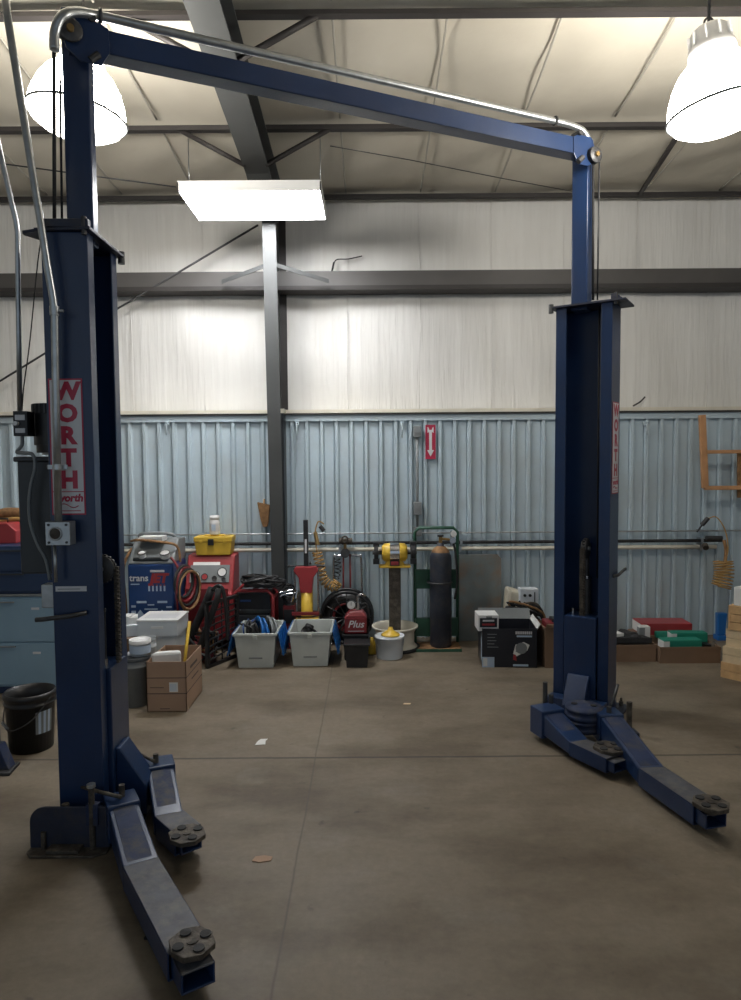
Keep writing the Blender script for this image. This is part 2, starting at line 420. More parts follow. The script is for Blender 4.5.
for xa in (XC-.005, XC+.005):
    b.geo([(xa, p[0], p[1]) for p in pts], [tuple(range(len(pts)))], 'frame')
slab(b, (ya, z_k), (y1_, z1_), .10, .012, 'frame'); slab(b, (y1_, z1_), (y2, z2), .10, .012, 'frame')
slab(b, (ya+.6, ceil_z(ya+.6)-.12), (y2, ceil_z(y2)-.12), .10, .012, 'frame')
struct('roof_rafter', b)
# flange braces rafter->purlin and girt braces
y = PY[1]; zc = ceil_z(y)-.09
for sx in (-1, 1):
    b = MB(); a = Vector((XC+sx*.08, y-.02, ceil_z(y)-.38)); c = Vector((XC+sx*.62, y-.02, zc-.0))
    b.tube([a, c], .022, 'purlin', 4); struct('flange_brace', b)
y = PY[2]; zc = ceil_z(y)-.09
for sx in (-1, 1):
    b = MB(); a = Vector((XC+sx*.08, y-.02, ceil_z(y)-.38)); c = Vector((XC+sx*.62, y-.02, zc-.0))
    b.tube([a, c], .022, 'purlin', 4); struct('flange_brace', b)
for sx in (-1, 1):
    b = MB(); b.prism([(0, -.02), (.55, -.02), (.55, .02), (0, .02)], -.003, .003, 'frame',
        X=fr((XC+sx*.04, YW-.42, zt-.03), (sx*.55, .30, -.10), (0, .1, 1))); struct('girt_brace', b)
# diagonal brace rods
b = MB(); b.tube([P(258, 225, 6.9), P(117, 309, 7.0), P(0, 381, 7.0), P(-60, 418, 7.0)], .010, 'steel_dark', 6); struct('brace_rod', b)
b = MB(); b.tube([P(678, 135, 5.75), P(640, 194, 6.95)], .022, 'purlin', 4); struct('brace_rod', b)
b = MB(); b.tube([P(330, 146, 5.9), P(410, 160, 6.0), P(500, 178, 6.2), P(575, 192, 6.4)], .004, 'steel_dark', 5); struct('brace_rod', b)
b = MB(); b.tube([P(-10, 162, 5.9), P(100, 177, 5.9), P(176, 187, 6.0)], .006, 'steel_dark', 5); struct('brace_rod', b)

# side walls (beyond the frame) – ribbed liner continues round
for s_, nm in ((XL, 'wall_left'), (XR, 'wall_right')):
    b = MB(); b.geo([(s_, YN, 0), (s_, 7.3, 0), (s_, 7.3, 5.0), (s_, YN, 5.6)], [(0,1,2,3)], 'insul'); struct(nm, b, fixn=False)

# small things on the wall
def bracket(px_, l):
    b = MB(); p = P(px_, 424, YW-.05)
    b.tube([(0,0,0), (.0,-.03,-.02), (0, -.035, -l)], .008, 'liner', 6); b.box(-.02, .02, 0, .02, -.02, .02, 'liner')
    return solo('wall_hook', b, 'x', 'hook', (p.x, YW-.045, p.z+.01))
for px_, l, lab in ((167, .12, 'small pale hook under the ledge nearest the left lift post'), (297, .17, 'small pale hook under the ledge just right of the steel column'),
                    (402, .15, 'small pale hook under the ledge left of the red arrow sign'), (646, .12, 'small pale hook under the ledge right of the far lift post')):
    o = bracket(px_, l); o['label'] = lab; o['group'] = 'hooks under the wall ledge'

# horizontal pipes along wall
def wallpipe(x0, x1, y0, y1, Y, r, m, label, name='wall_pipe', cat='pipe', n=10):
    b = MB(); a = P(x0, y0, Y); c = P(x1, y1, Y); a.z = c.z = (a.z+c.z)/2
    pts = [a.lerp(c, t/12) for t in range(13)]
    b.tube(pts, r, m, n)
    k = a.x + .4
    while k < c.x:                               # straps
        b.box(k-.012, k+.012, Y-r*1.2, YW, a.z-r*1.5, a.z+r*1.5, 'steel'); k += 1.2
    o = solo(name, b, label, cat); return o
wallpipe(-60, 800, 535.5, 531, YW-.06, .008, 'steel', 'thin grey conduit running along the ribbed wall, topmost of three')
wallpipe(-60, 722, 545.5, 541, YW-.08, .016, 'rubber', 'black air pipe along the ribbed wall, middle of three')
wallpipe(-60, 716, 552, 547, YW-.07, .021, 'cream', 'cream pipe along the ribbed wall, lowest of three')

# vertical conduit with boxes
t = thing('wall_conduit', 'grey vertical conduit with switch boxes beside the red arrow sign', 'conduit', (P(417, 500, YW).x, YW-.035, P(417, 531, YW).z))
ztop = P(417, 432, YW).z - t.location.z
b = MB(); b.tube([(0, -.02, 0), (0, -.02, ztop)], .014, 'grey'); obj('conduit_tube', b, t)
for zz, h in ((ztop, .11), (P(417, 508, YW).z-t.location.z, .13), (0, .09)):
    b = MB(); b.box(-.04, .04, -.05, .035, zz-h/2, zz+h/2, 'grey').cyl((0, -.05, zz), (0, -.058, zz), .018, 'grey'); obj('switch_box', b, t, .006)

# arrow sign
p = P(430.5, 442, YW-.035); t = thing('arrow_sign', 'small white sign with red border and white downward arrow on the ribbed wall', 'sign', (p.x, YW-.036, p.z-.17))
b = MB(); b.box(-.05, .05, -.002, .002, 0, .34, 'stick_red'); obj('sign_plate', b, t)
b = MB(); X = FRONT(0, -.003, 0)
b.prism([(-.018, .31), (-.012, .29), (.012, .29), (.018, .31), (.030, .32), (.030, .26), (.014, .27), (.014, .09), (.034, .09), (0, .025), (-.034, .09), (-.014, .09), (-.014, .27), (-.030, .26), (-.030, .32)], 0, .001, 'stick_white', X=X)
b.prism([(-.006, .315), (.006, .315), (.006, .30), (-.006, .30)], .001, .002, 'stick_red', X=X)
obj('arrow', b, t)

# hanging whisk / brown wedge
p = P(264, 514, YW-.06)
t = thing('whisk_broom', 'brown straw hand broom hanging beside the steel column', 'broom', (p.x, YW-.06, p.z-.13))
b = MB(); b.prism([(-.065, .25), (.065, .22), (.045, .05), (.03, 0), (-.01, .0), (-.035, .08)], -.02, .02, 'brown', X=FRONT(0, 0, 0)); obj('bristles', b, t, .008)
b = MB(); b.tube([(0, 0, .23), (0, .03, .27), (0, .055, .275)], .01, 'wood'); obj('handle', b, t)

# loose wires poking from the insulation
b = MB(); b.tube(smooth([P(333, 269, 7.14), P(336, 260, 7.12), P(348, 259, 7.13), P(362, 256, 7.15)]), .006, 'rubber', 6); b.tube(smooth([P(332, 271, 7.13), P(334, 262, 7.12)]), .010, 'rubber', 6)
solo('loose_wire', b, 'short black wire stub poking from the white insulation above the girt', 'wire')
b = MB(); b.tube(smooth([P(633, 406, 7.14), P(640, 402, 7.11), P(645, 397, 7.12)]), .008, 'rubber', 6)  # dark tube draws a wire piece together with a bolt shadow
solo('loose_wire', b, 'short bent dark wire piece and bolt shadow just above the ledge at right', 'wire')

# coil hoses on the wall
def coil(name_label, pts, R, r, m, turns, pitchn=10):
    pts = smooth(pts, 24); N = len(pts); out = []
    u = None
    for k, p in enumerate(pts):
        d = (pts[min(k+1, N-1)] - pts[max(k-1, 0)]).normalized()
        if u is None: u = d.orthogonal().normalized()
        u = (u - d*u.dot(d)).normalized(); w = d.cross(u)
        out.append((p, u, w))
    res = []; n = turns*pitchn
    for i in range(n+1):
        f_ = i/n*(N-1); k = int(f_); fr_ = f_-k; k2 = min(k+1, N-1)
        p = out[k][0].lerp(out[k2][0], fr_); a = 2*PI*i/pitchn
        res.append(p + out[k][1]*math.cos(a)*R + out[k][2]*math.sin(a)*R)
    return res
# left coil with stem
p = P(322, 560, 6.85)
t = thing('coil_hose', 'amber coiled air hose hanging beside the red and yellow spring compressor', 'hose', (p.x, 6.92, p.z))
b = MB(); b.tube(coil('', [P(317, 552, 6.85), P(320, 565, 6.83), P(324, 580, 6.82), P(333, 587, 6.8), P(338, 582, 6.8)], .045, .008, 'coil', 15), .008, 'coil', 6); obj('coil', b, t, world=True)
b = MB(); b.tube(smooth([P(317, 552, 6.85), P(315, 535, 6.88), P(318, 522, 6.88), P(324, 524, 6.88)]), .007, 'coil', 6); obj('hose_tail', b, t, world=True)
b = MB(); b.cyl(P(318, 545, 6.86), P(315, 532, 6.88), .02, 'brass'); b.cyl(P(320, 526, 6.85), P(324, 531, 6.85), .02, 'steel_dark'); obj('fitting', b, t, world=True)
p = P(722, 560, 6.85)
t = thing('coil_hose', 'amber coiled air hose hanging from the pipe end below the orange wood frame', 'hose', (p.x, 6.92, p.z))
b = MB(); b.tube(coil('', [P(723, 561, 6.85), P(724, 574, 6.83), P(721, 587, 6.82)], .088, .007, 'coil', 10, 14), .007, 'coil', 6); obj('coil', b, t, world=True)
b = MB(); b.tube(smooth([P(723, 566, 6.84), P(728, 550, 6.85), P(725, 530, 6.86), P(716, 517, 6.88), P(706, 520, 6.9)]), .006, 'coil', 6)
b.tube(smooth([P(724, 540, 6.88), P(726, 552, 6.86), P(724, 568, 6.85)]), .016, 'brown', 6); obj('hose_tail', b, t, world=True)
b = MB(); b.cyl(P(708, 518, 6.86), P(702, 525, 6.86), .022, 'steel_dark').cyl(P(702, 525, 6.86), P(697, 532, 6.86), .008, 'steel_dark'); b.cyl(P(706, 538, 6.9), P(722, 538, 6.9), .022, 'steel_dark').cyl(P(705, 545, 6.9), P(706, 548, 6.86), .028, 'grease')
obj('fitting', b, t, world=True)
# valve cluster left on pipes
b = MB(); q = P(345, 541, 6.9); b.cyl((q.x-.06, q.y, q.z), (q.x+.07, q.y, q.z), .03, 'grease').cyl((q.x, q.y, q.z), (q.x, q.y, q.z-.10), .015, 'brass').torus((q.x, q.y-.04, q.z+.02), .03, .008, 'grease').cyl((q.x, q.y-.03, q.z-.12), (q.x, q.y+.03, q.z-.12), .045, 'steel_dark')
solo('air_valve', b, 'dark brass pipe valve above the black hose reel', 'valve')

# wooden frame with panel on wall at right edge
p = P(702, 414, 6.8)
t = thing('hanging_rack', 'orange stained wooden rack hanging on the ribbed wall at the right edge', 'rack', (P(715, 490, 6.8).x, 6.85, P(706, 490, 6.8).z))
def bar(b, a, c, wdt, m, dep=.03):
    a = Vector(a); c = Vector(c); d = (c-a).normalized(); n = Vector((-d.z, 0, d.x))*wdt/2; D = Vector((0, dep/2, 0))
    b.geo([a-n-D, a+n-D, c+n-D, c-n-D, a-n+D, a+n+D, c+n+D, c-n+D], [(0,1,2,3), (7,6,5,4), (0,4,5,1), (1,5,6,2), (2,6,7,3), (3,7,4,0)], m)
b = MB(); bar(b, P(702, 415, 6.82), P(705, 488, 6.82), .06, 'woodframe', .04); obj('stile', b, t, .004, world=True)
b = MB(); bar(b, P(704, 488, 6.82), P(800, 487, 6.82), .04, 'woodframe', .04); obj('rail', b, t, .004, world=True)
b = MB(); bar(b, P(704, 452, 6.82), P(800, 451, 6.82), .035, 'woodframe', .04); obj('rail', b, t, .004, world=True)
b = MB(); bar(b, P(762, 452, 6.86), P(762, 497, 6.86), .48, 'brown', .03); obj('panel', b, t, .004, world=True)

# ================================================================== LIGHTS
def highbay(loc, tilt, label):
    t = thing('high_bay_lamp', label, 'lamp', loc, 0, 'glowing high bay lamps under the roof')
    X = RY(tilt)
    R0 = .275
    b = MB(); b.lathe([(R0, 0), (R0*.985, .035), (R0*.93, .10), (R0*.83, .17), (R0*.68, .235), (R0*.5, .28), (R0*.30, .305)], 'lamp', 36, X=X); obj('shade', b, t)
    b = MB(); b.lathe([(R0*1.02, .0), (R0*1.03, .012), (R0*1.0, .016), (R0*.985, .0), (R0*1.02, .0)], 'grey', 36, X=X); obj('rim', b, t)
    b = MB(); b.lathe([(R0*.98, 0), (R0*.9, -.035), (R0*.7, -.07), (R0*.4, -.095), (0.001, -.105)], 'lens', 36, X=X); obj('lens', b, t)
    b = MB(); b.lathe([(.08, .27), (.13, .285), (.12, .36), (.10, .38), (.10, .44), (.08, .46), (.0, .465)], 'white', 20, X=X)
    for k in range(10):
        a = 2*PI*k/10; b.box(-.004, .004, .10, .115, .37, .44, 'white', X=X @ RZ(a))
    obj('ballast_housing', b, t)
    top = X @ Vector((0, 0, .46)); zc = ceil_z(loc[1]) - .06 - loc[2]
    b = MB(); b.tube([top, (top.x, 0, zc)], .008, 'steel_dark', 6).torus((top.x, 0, top.z+.03), .025, .006, 'steel_dark'); obj('hook', b, t)
    return t
q = P(77, 118, 4.2); highbay((q.x, 4.2, q.z), math.radians(7), 'glowing high bay lamp hanging behind the left lift post')
q = P(720, 113, 4.0); highbay((q.x, 4.0, q.z), math.radians(-9), 'glowing high bay lamp hanging at the upper right corner')

q = P(249, 190, 5.7); z0 = P(249, 190.5, 5.7).z
xl = P(177, 190, 5.7).x; xr = P(321, 190, 5.7).x
t = thing('fluorescent_fixture', 'bright rectangular fluorescent troffer hanging on thin wires in front of the steel column', 'lamp', ((xl+xr)/2, 6.0, z0))
hw = (xr-xl)/2
b = MB(); b.box(-hw, hw, -.3, -.29, 0, .07, 'white').box(-hw, hw, .39, .40, 0, .07, 'white').box(-hw, -hw+.01, -.3, .40, 0, .07, 'white').box(hw-.01, hw, -.3, .40, 0, .07, 'white').box(-hw, hw, -.3, .40, .07, .08, 'white'); obj('housing', b, t)
b = MB(); b.box(-hw+.012, hw-.012, -.288, .388, .010, .014, 'tube'); obj('diffuser', b, t)
for k in range(4):
    b = MB(); b.cyl((-hw+.03, -.21+.16*k, .006), (hw-.03, -.21+.16*k, .006), .012, 'tube', n=8); obj('light_tube', b, t)
for k in range(12):
    for u0, u1 in ((hw-.065, hw-.03), (-hw+.03, -hw+.055)):
        b = MB(); b.box(u0, u1, -.26+.053*k, -.252+.053*k, -.008, .006, 'steel'); obj('louver', b, t)
for sx in (-.55, .55):
    b = MB(); b.tube([(sx, 0, .08), (sx, 0, ceil_z(6.0)-z0-.04)], .004, 'steel', 6); obj('hanging_wire', b, t)

# ================================================================== TWO POST LIFT
Wc, Dc = .39, .21; HC = 2.85; LIP = .075; TH = .008
def colframe(corner, bearing, s):
    bb = math.radians(bearing); o = Vector((math.cos(bb), math.sin(bb), 0)); l = Vector((-math.sin(bb), math.cos(bb), 0))
    c = Vector((corner.x, corner.y, 0)) - o*Dc/2 - l*s*Wc/2
    return Matrix(((o.x, l.x, 0, c.x), (o.y, l.y, 0, c.y), (0, 0, 1, 0), (0, 0, 0, 1)))
KL = colframe(G(105, 838), 1, -1); KR = colframe(G(607.5, 718), -124.5, 1)
cL = KL.translation; cR = KR.translation
mid = (cL+cR)/2
lift = thing('two_post_lift', 'tall dark blue two post vehicle lift with overhead beam and swing arms', 'vehicle lift', (mid.x, mid.y, 0))
def cprofile(W, D, lip, t):
    return [(-D/2, -W/2), (D/2, -W/2), (D/2, -W/2+lip), (D/2-t, -W/2+lip), (D/2-t, -W/2+t), (-D/2+t, -W/2+t), (-D/2+t, W/2-t), (D/2-t, W/2-t), (D/2-t, W/2-lip), (D/2, W/2-lip), (D/2, W/2), (-D/2, W/2)]
def facem(K, s, x, z):      # frame on the sticker side, outward normal = local y*s
    o = K @ Vector((x, s*(Wc/2+.0015), z)); n = (K.to_3x3() @ Vector((0, s, 0))); r = Vector((0, 0, 1)).cross(n)
    return fr(o, r, (0, 0, 1))
ZB0, ZB1 = 1.555, 2.185
for K, s, side in ((KL, -1, 'L'), (KR, 1, 'R')):
    b = MB(); b.M = K; b.prism(cprofile(Wc, Dc, LIP, TH), .012, HC, 'blue'); col_o = obj('column', b, lift, .006, 3, world=True)
    # base plate
    b = MB(); b.M = K
    b.prism([(-.20, -.24), (-.16, -.27), (.20, -.27), (.25, -.22), (.25, .22), (.20, .27), (-.16, .27), (-.20, .24)], 0, .018, 'blue_dark')
    for bx_, by_ in ((-.15, -.22), (.15, -.235), (-.15, .22), (.17, .235)): b.cyl((bx_, by_, .018), (bx_, by_, .05), .016, 'grease', n=6).cyl((bx_, by_, .05), (bx_, by_, .075), .009, 'grease', n=8)
    obj('base_plate', b, col_o, .003, world=True)
    # top plate
    b = MB(); b.M = K; z = HC
    b.prism([(-.13, s*.21), (.13, s*.23), (.135, -s*.235), (-.13, -s*.235)] if s < 0 else [(-.16, .27), (.125, .285), (.135, -.235), (-.13, -.235)], z, z+.014, 'blue_dark')
    b.box(-.10, .12, s*.205-.018, s*.205+.018, z+.014, z+.05, 'blue_dark')
    b.cyl((.10, s*.215, z-.02), (.10, s*.215, z+.06), .013, 'steel_dark', n=6)
    b.cyl((.12, -s*.225, z-.03), (.12, -s*.225, z+.03), .018, 'steel_dark', n=8)
    if s < 0:
        b.prism([(-.12, -.20), (-.20, -.17), (-.205, -.14), (-.12, .02)], z, z+.014, 'blue_dark')
    obj('top_plate', b, col_o, .002, world=True)
    # extension post
    ze = P(80, 14, cL.y).z if s < 0 else P(583, 137, cR.y).z
    b = MB(); b.M = K @ RZ(0 if s < 0 else math.radians(0)); b.prism([(-.04, -.06), (.085, -.06), (.085, .01), (-.04, .01)] if s < 0 else [(-.056, -.106), (.056, -.106), (.056, .006), (-.056, .006)], HC-.02, ze, 'blue'); ext = obj('extension_post', b, lift, .008, 3, world=True)
    # sticker
    xs = -.015 if s < 0 else .0
    A = facem(K, s, xs, (ZB0+ZB1)/2); hh = (ZB1-ZB0)/2; ww = .078 if s < 0 else .075
    b = MB(); b.prism([(-ww, -hh), (ww, -hh), (ww, hh), (-ww, hh)], 0, .0012, 'stick_red', X=A)
    b.prism([(-ww+.007, -hh+.007), (ww-.007, -hh+.007), (ww-.007, hh-.007), (-ww+.007, hh-.007)], .0012, .0018, 'stick_white', X=A)
    st = obj('name_sticker', b, lift, world=True, label='white vertical sticker with red WORTH lettering')
    b = MB()
    for k, ch in enumerate('WORTH'):
        b.text(ch, .108, 'stick_red', A @ T(.006, hh-.060-.1025*k, .0022), .052, .0004, sx=1.05)
    b.box(-ww+.007, ww-.007, -hh+.106, -hh+.110, .0018, .0026, 'stick_red', X=A)
    b.text('worth', .048, 'stick_red', A @ T(.006, -hh+.078, .0022), .045, .0004, .15)
    b.tube([A @ Vector((-.045+.09*i/16, -hh+.043+.009*math.sin(i/16*2*PI), .0025)) for i in range(17)], .0022, 'stick_red', 5)
    b.box(-.05, .055, -hh+.017, -hh+.021, .0018, .0026, 'stick_red', X=A)
    obj('lettering', b, st, world=True)
    # carriage inside the column, with sloping gusset
    zc = .80 if s < 0 else .69
    b = MB(); b.M = K
    b.box(-.075, .125, -.112, .112, .05, zc, 'blue')
    g = zc-.41; b.prism([(.125, g), (.145, g), (.27, g-.19), (.27, max(.05, g-.36)), (.125, max(.05, g-.36))], -.075, .075, 'blue', X=fr((0, 0, 0), (1, 0, 0), (0, 0, 1)))
    obj('carriage', b, lift, .006, world=True)
    # chain, sprocket, hydraulic ram
    xo = .055 if s < 0 else 0
    b = MB(); b.M = K @ T(xo, 0, 0)
    b.cyl((-.02, .0, zc-.05), (-.02, .0, zc+.27), .032, 'steel_dark').cyl((-.02, 0, zc+.27), (-.02, 0, zc+.44), .018, 'steel_dark').cyl((-.02, 0, zc+.255), (-.02, 0, zc+.275), .036, 'chrome'); b.cyl((.03, -.08, zc-.01), (.03, -.08, zc+.04), .016, 'chrome', n=8)
    obj('hydraulic_ram', b, lift, world=True)
    b = MB(); b.M = K @ T(xo, 0, 0); zs = zc+.47
    b.lathe([(.0, -.018), (.065, -.018), (.07, -.012), (.055, 0), (.07, .012), (.065, .018), (0, .018)], 'steel_dark', 22, X=T(-.0, 0, zs) @ RX(PI/2)); b.cyl((0, -.03, zs), (0, .03, zs), .016, 'steel')
    for k in range(20): b.box(-.006, .006, -.01, .01, .062, .074, 'steel_dark', X=T(0, 0, zs) @ RY(2*PI*k/20))
    obj('chain_sprocket', b, lift, world=True)
    b = MB(); b.M = K @ T(xo, 0, 0) if s < 0 else K; z = zc
    k = 0
    while z < zs:
        b.box(.066, .080, -.02, .02, z, z+.012, 'grease'); b.box(.060, .086, -.012, .012, z+.012, z+.02, 'grease'); z += .02; k += 1
    obj('leaf_chain', b, lift, world=True)
    # safety release lever through the side
    zl = 1.085 if s < 0 else .98
    b = MB(); b.M = K
    if s < 0: b.tube([(-.17, -.235, zl-.015), (-.14, -.235, zl-.013), (-.02, -.232, zl+.0), (.055, -.205, zl+.01)], .011, 'steel_dark', 8)
    else: b.tube([(-.23, .215, zl+.02), (-.04, .215, zl), (.02, .20, zl)], .011, 'steel_dark', 8)
    obj('release_lever', b, lift, .0, world=True)
# rating strip left
A = facem(KL, -1, -.02, P(72, 589, 3.25).z)
b = MB(); b.prism([(-.07, -.012), (.075, -.012), (.075, .012), (-.07, .012)], 0, .001, 'stick_white', X=A); b.box(-.06, .045, -.003, .001, .001, .0015, 'grey', X=A); obj('rating_label', b, lift, world=True)

# overhead beam
nrm = Vector((cR.y-cL.y, -(cR.x-cL.x), 0)).normalized()   # toward camera
dirb = (cR-cL).normalized()
a = P(73, 41, cL.y-.08); c = P(586, 152, cR.y-.08)
a = Vector((a.x, a.y, a.z)) - dirb*.02; c = c - dirb*.0
d = (c-a).normalized(); up = Vector((0, 0, 1)); up = (up - d*up.dot(d)).normalized(); side = up.cross(d)
Xb = Matrix(((d.x, side.x, up.x, a.x), (d.y, side.y, up.y, a.y), (d.z, side.z, up.z, a.z), (0, 0, 0, 1)))
LB = (c-a).length
b = MB(); b.M = Xb
b.box(0, LB, -.055, .05, .046, .054, 'blue').box(0, LB, -.055, -.047, -.054, .054, 'blue').box(0, LB, -.055, .05, -.054, -.046, 'blue').box(0, LB, .042, .05, -.054, .054, 'blue')
beam = obj('overhead_beam', b, lift, .004, world=True)
for x0, sg in ((.02, 1), (LB-.02, -1)):
    b = MB(); b.M = Xb; b.prism([(-.07, -.01), (-.06, -.07), (.0, -.12), (.09, -.12), (.13, -.055), (.13, .05), (.09, .07), (-.03, .07)], 0, .01, 'blue', X=fr((x0+sg*.02, -.062, 0), (sg, 0, 0), (0, 0, 1))); obj('end_bracket', b, beam, .002, world=True)
for x0 in (.0, LB-.0):
    b = MB(); b.M = Xb @ T(0, 0, 0 if x0 < 1 else -.05); b.lathe([(0, -.02), (.05, -.02), (.055, -.014), (.045, 0), (.055, .014), (.05, .02), (0, .02)], 'steel_dark', 24, X=T(x0, -.075, .0) @ RX(PI/2)); b.cyl((x0, -.11, 0), (x0, -.03, 0), .016, 'brass'); obj('cable_pulley', b, beam, world=True)
for x0 in (.12, LB-.10):
    for q_ in (((x0, -.07, -.075), (x0-.04, -.07, -.11)), ((x0-.02, -.08, .08), (x0-.02, 0, .08))):
        b = MB(); b.M = Xb; b.cyl(q_[0], q_[1], .018, 'steel_dark', n=8); obj('bolt', b, beam, world=True)
# hydraulic conduit over the beam
up1 = up
def ab(x, y, z): return Xb @ Vector((x, y, z))
pts = [P(54.5, 50, 3.2), P(54.5, 34, 3.2), P(59, 20, 3.2), P(67, 13.5, 3.22), P(78, 12, 3.28), P(100, 16, 3.38)] + [P(100+ (555-100)*t/8, 16+(121-16)*t/8, 3.38+(4.85-3.38)*(t/8)**1.15) for t in range(1, 9)] + [P(573, 126, 4.88), P(583, 131, 4.9), P(589, 141, 4.92), P(591, 152, 4.92)]
b = MB(); b.tube(smooth(pts, 5), .021, 'steel', 12); b.torus(pts[5], .026, .008, 'steel_dark', axis=d, n=14, k=6); b.torus(pts[13], .026, .008, 'steel_dark', axis=d, n=14, k=6)
obj('hydraulic_conduit', b, lift, world=True)
# equalising cables
for (x0, y0, x1, y1, Y, r, m) in ((54, 50, 54.5, 224, 3.33, .009, 'rubber'), (60, 68, 62, 224, 3.45, .006, 'rubber'), (593, 160, 593, 300, 4.93, .009, 'rubber'), (599.5, 155, 597.5, 300, 4.95, .006, 'steel_dark')):
    b = MB(); b.tube([P(x0, y0, Y), P((x0+x1)/2, (y0+y1)/2, Y), P(x1, y1, Y)], r, m, 8); obj('cable', b, lift, world=True)
# inner cables in far column
b = MB(); b.M = KR
b.tube([(-.02, .075, .95), (-.02, .07, HC)], .006, 'rubber', 6); b.tube([(0, .095, .95), (0, .09, HC)], .005, 'steel_dark', 6); obj('cable', b, lift, world=True)

# power unit on the left post
YP = 3.50
b = MB(); x0, x1 = P(19, 520, YP).x, P(58, 520, YP).x; z0, z1 = P(30, 574, YP).z, P(30, 461, YP).z
b.box(x0, x1, YP, YP+.2, z0, z1, 'greydark').box(x0-.015, x1+.005, YP-.012, YP+.212, z1-.004, z1+.022, 'greydark')
pu = obj('power_unit_tank', b, lift, .008, 3, world=True)
b = MB(); xm = P(45, 430, YP).x; zm0, zm1 = z1+.03, P(40, 403, YP).z; R_ = .095
b.cyl((xm, YP+.10, zm0), (xm, YP+.10, zm0+.015), .06, 'steel').cyl((xm, YP+.10, zm0+.012), (xm, YP+.10, zm0+.05), .085, 'black', n=28).cyl((xm, YP+.10, zm0+.05), (xm, YP+.10, zm1-.05), R_, 'black', n=32).cyl((xm, YP+.10, zm1-.05), (xm, YP+.10, zm1), R_*1.05, 'rubber', n=24)
for k in range(24): b.box(-.004, .004, R_*1.03, R_*1.08, zm1-.048, zm1-.002, 'steel_dark', X=T(xm, YP+.10, 0) @ RZ(2*PI*k/24))
obj('motor', b, pu, world=True)
b = MB(); xa, xb_ = P(13, 420, YP-.05).x, P(27, 420, YP-.05).x; za, zb_ = P(20, 436, YP-.05).z, P(20, 411, YP-.05).z
b.box(xa, xb_, YP-.05, YP+.03, za, zb_, 'black').box(xa+.01, xb_-.01, YP-.053, YP-.049, zb_-.045, zb_-.018, 'stick_white').box(xa+.01, xb_-.01, YP-.053, YP-.049, za+.015, za+.038, 'stick_white').cyl(((xa+xb_)/2-.015, YP-.05, (za+zb_)/2), ((xa+xb_)/2-.015, YP-.07, (za+zb_)/2), .011, 'white', n=12)
b.box(xb_, xm-.08, YP-.02, YP+.03, za+.03, zb_-.03, 'black')
obj('motor_switch', b, pu, .003, world=True)
b = MB(); b.tube(smooth([P(22, 436, YP-.02), P(22, 445, YP-.03), P(17, 452, YP-.03), P(24, 453, YP-.05), P(33, 455, YP-.06), P(35, 468, YP-.06), P(31, 485, YP-.06), P(29, 505, YP-.06), P(31, 525, YP-.05), P(38, 545, YP-.05), P(46, 560, YP-.05), P(50, 580, YP-.05)]), .009, 'grey', 8)
obj('power_cord', b, pu, world=True)
b = MB(); xa, xb_ = P(46, 595, 3.40).x, P(62, 595, 3.40).x; b.box(xa, xb_, 3.35, 3.42, P(50, 606, 3.40).z, P(50, 583, 3.40).z, 'steel'); obj('small_junction_box', b, pu, .004, world=True)

# building conduits (hang from roof)
t = thing('steel_conduit', 'shiny galvanised conduit dropping from the roof past the left lift post into a square box', 'conduit', (cL.x, 3.2, 1.4))
pts = [P(2, -30, 3.18), P(8, 20, 3.18), P(24, 120, 3.18), P(41, 225, 3.18), P(48, 270, 3.18), P(53, 298, 3.19), P(54.5, 312, 3.19), P(56, 400, 3.20), P(58.5, 522, 3.20)]
b = MB(); b.tube(pts, .0165, 'steel', 12); obj('conduit_tube', b, t, world=True)
b = MB(); q = P(54.5, 311, 3.19); b.cyl((q.x, q.y, q.z+.02), (q.x, q.y, q.z-.02), .021, 'steel').cyl(q, (q.x+.04, q.y, q.z), .007, 'steel'); obj('coupling', b, t, world=True); b = MB(); q = P(57.3, 467, 3.2); b.cyl((q.x, q.y, q.z+.012), (q.x, q.y, q.z-.012), .021, 'steel').box(q.x-.05, q.x+.04, q.y+.012, q.y+.018, q.z-.01, q.z+.01, 'steel'); obj('coupling', b, t, world=True)
b = MB(); q = P(60.5, 533, 3.19); b.box(q.x-.055, q.x+.055, q.y-.03, q.y+.035, q.z-.053, q.z+.053, 'steel')
for sx in (-.04, .04):
    for sz in (-.04, .04): b.cyl((q.x+sx, q.y-.034, q.z+sz), (q.x+sx, q.y-.028, q.z+sz), .006, 'steel_dark', n=8)
b.cyl((q.x-.01, q.y-.034, q.z), (q.x-.01, q.y-.0295, q.z), .027, 'grease', n=24); b.torus((q.x-.01, q.y-.033, q.z), .028, .004, 'steel', n=24)
obj('outlet_box', b, t, .004, world=True)
b = MB(); b.tube([P(54.5, 545, 3.2), P(56, 582, 3.2)], .008, 'steel', 8); obj('conduit_stub', b, t, world=True)
t = thing('steel_conduit', 'thin galvanised conduit at the left edge running down to the black motor switch', 'conduit', (P(15, 300, 3.5).x, 3.46, 1.9))
b = MB(); b.tube([P(-8, 115, 3.45), P(0, 152, 3.45), P(16, 222, 3.45), P(17.5, 232, 3.46), P(18.5, 320, 3.46), P(20, 411, 3.47)], .0125, 'steel', 10); obj('conduit_tube', b, t, world=True)
b = MB(); b.tube(smooth([P(44, 225, 3.5), P(38, 260, 3.5), P(30, 340, 3.5), P(24, 385, 3.5), P(22, 410, 3.5)]), .003, 'rubber', 5); obj('thin_wire', b, t, world=True)

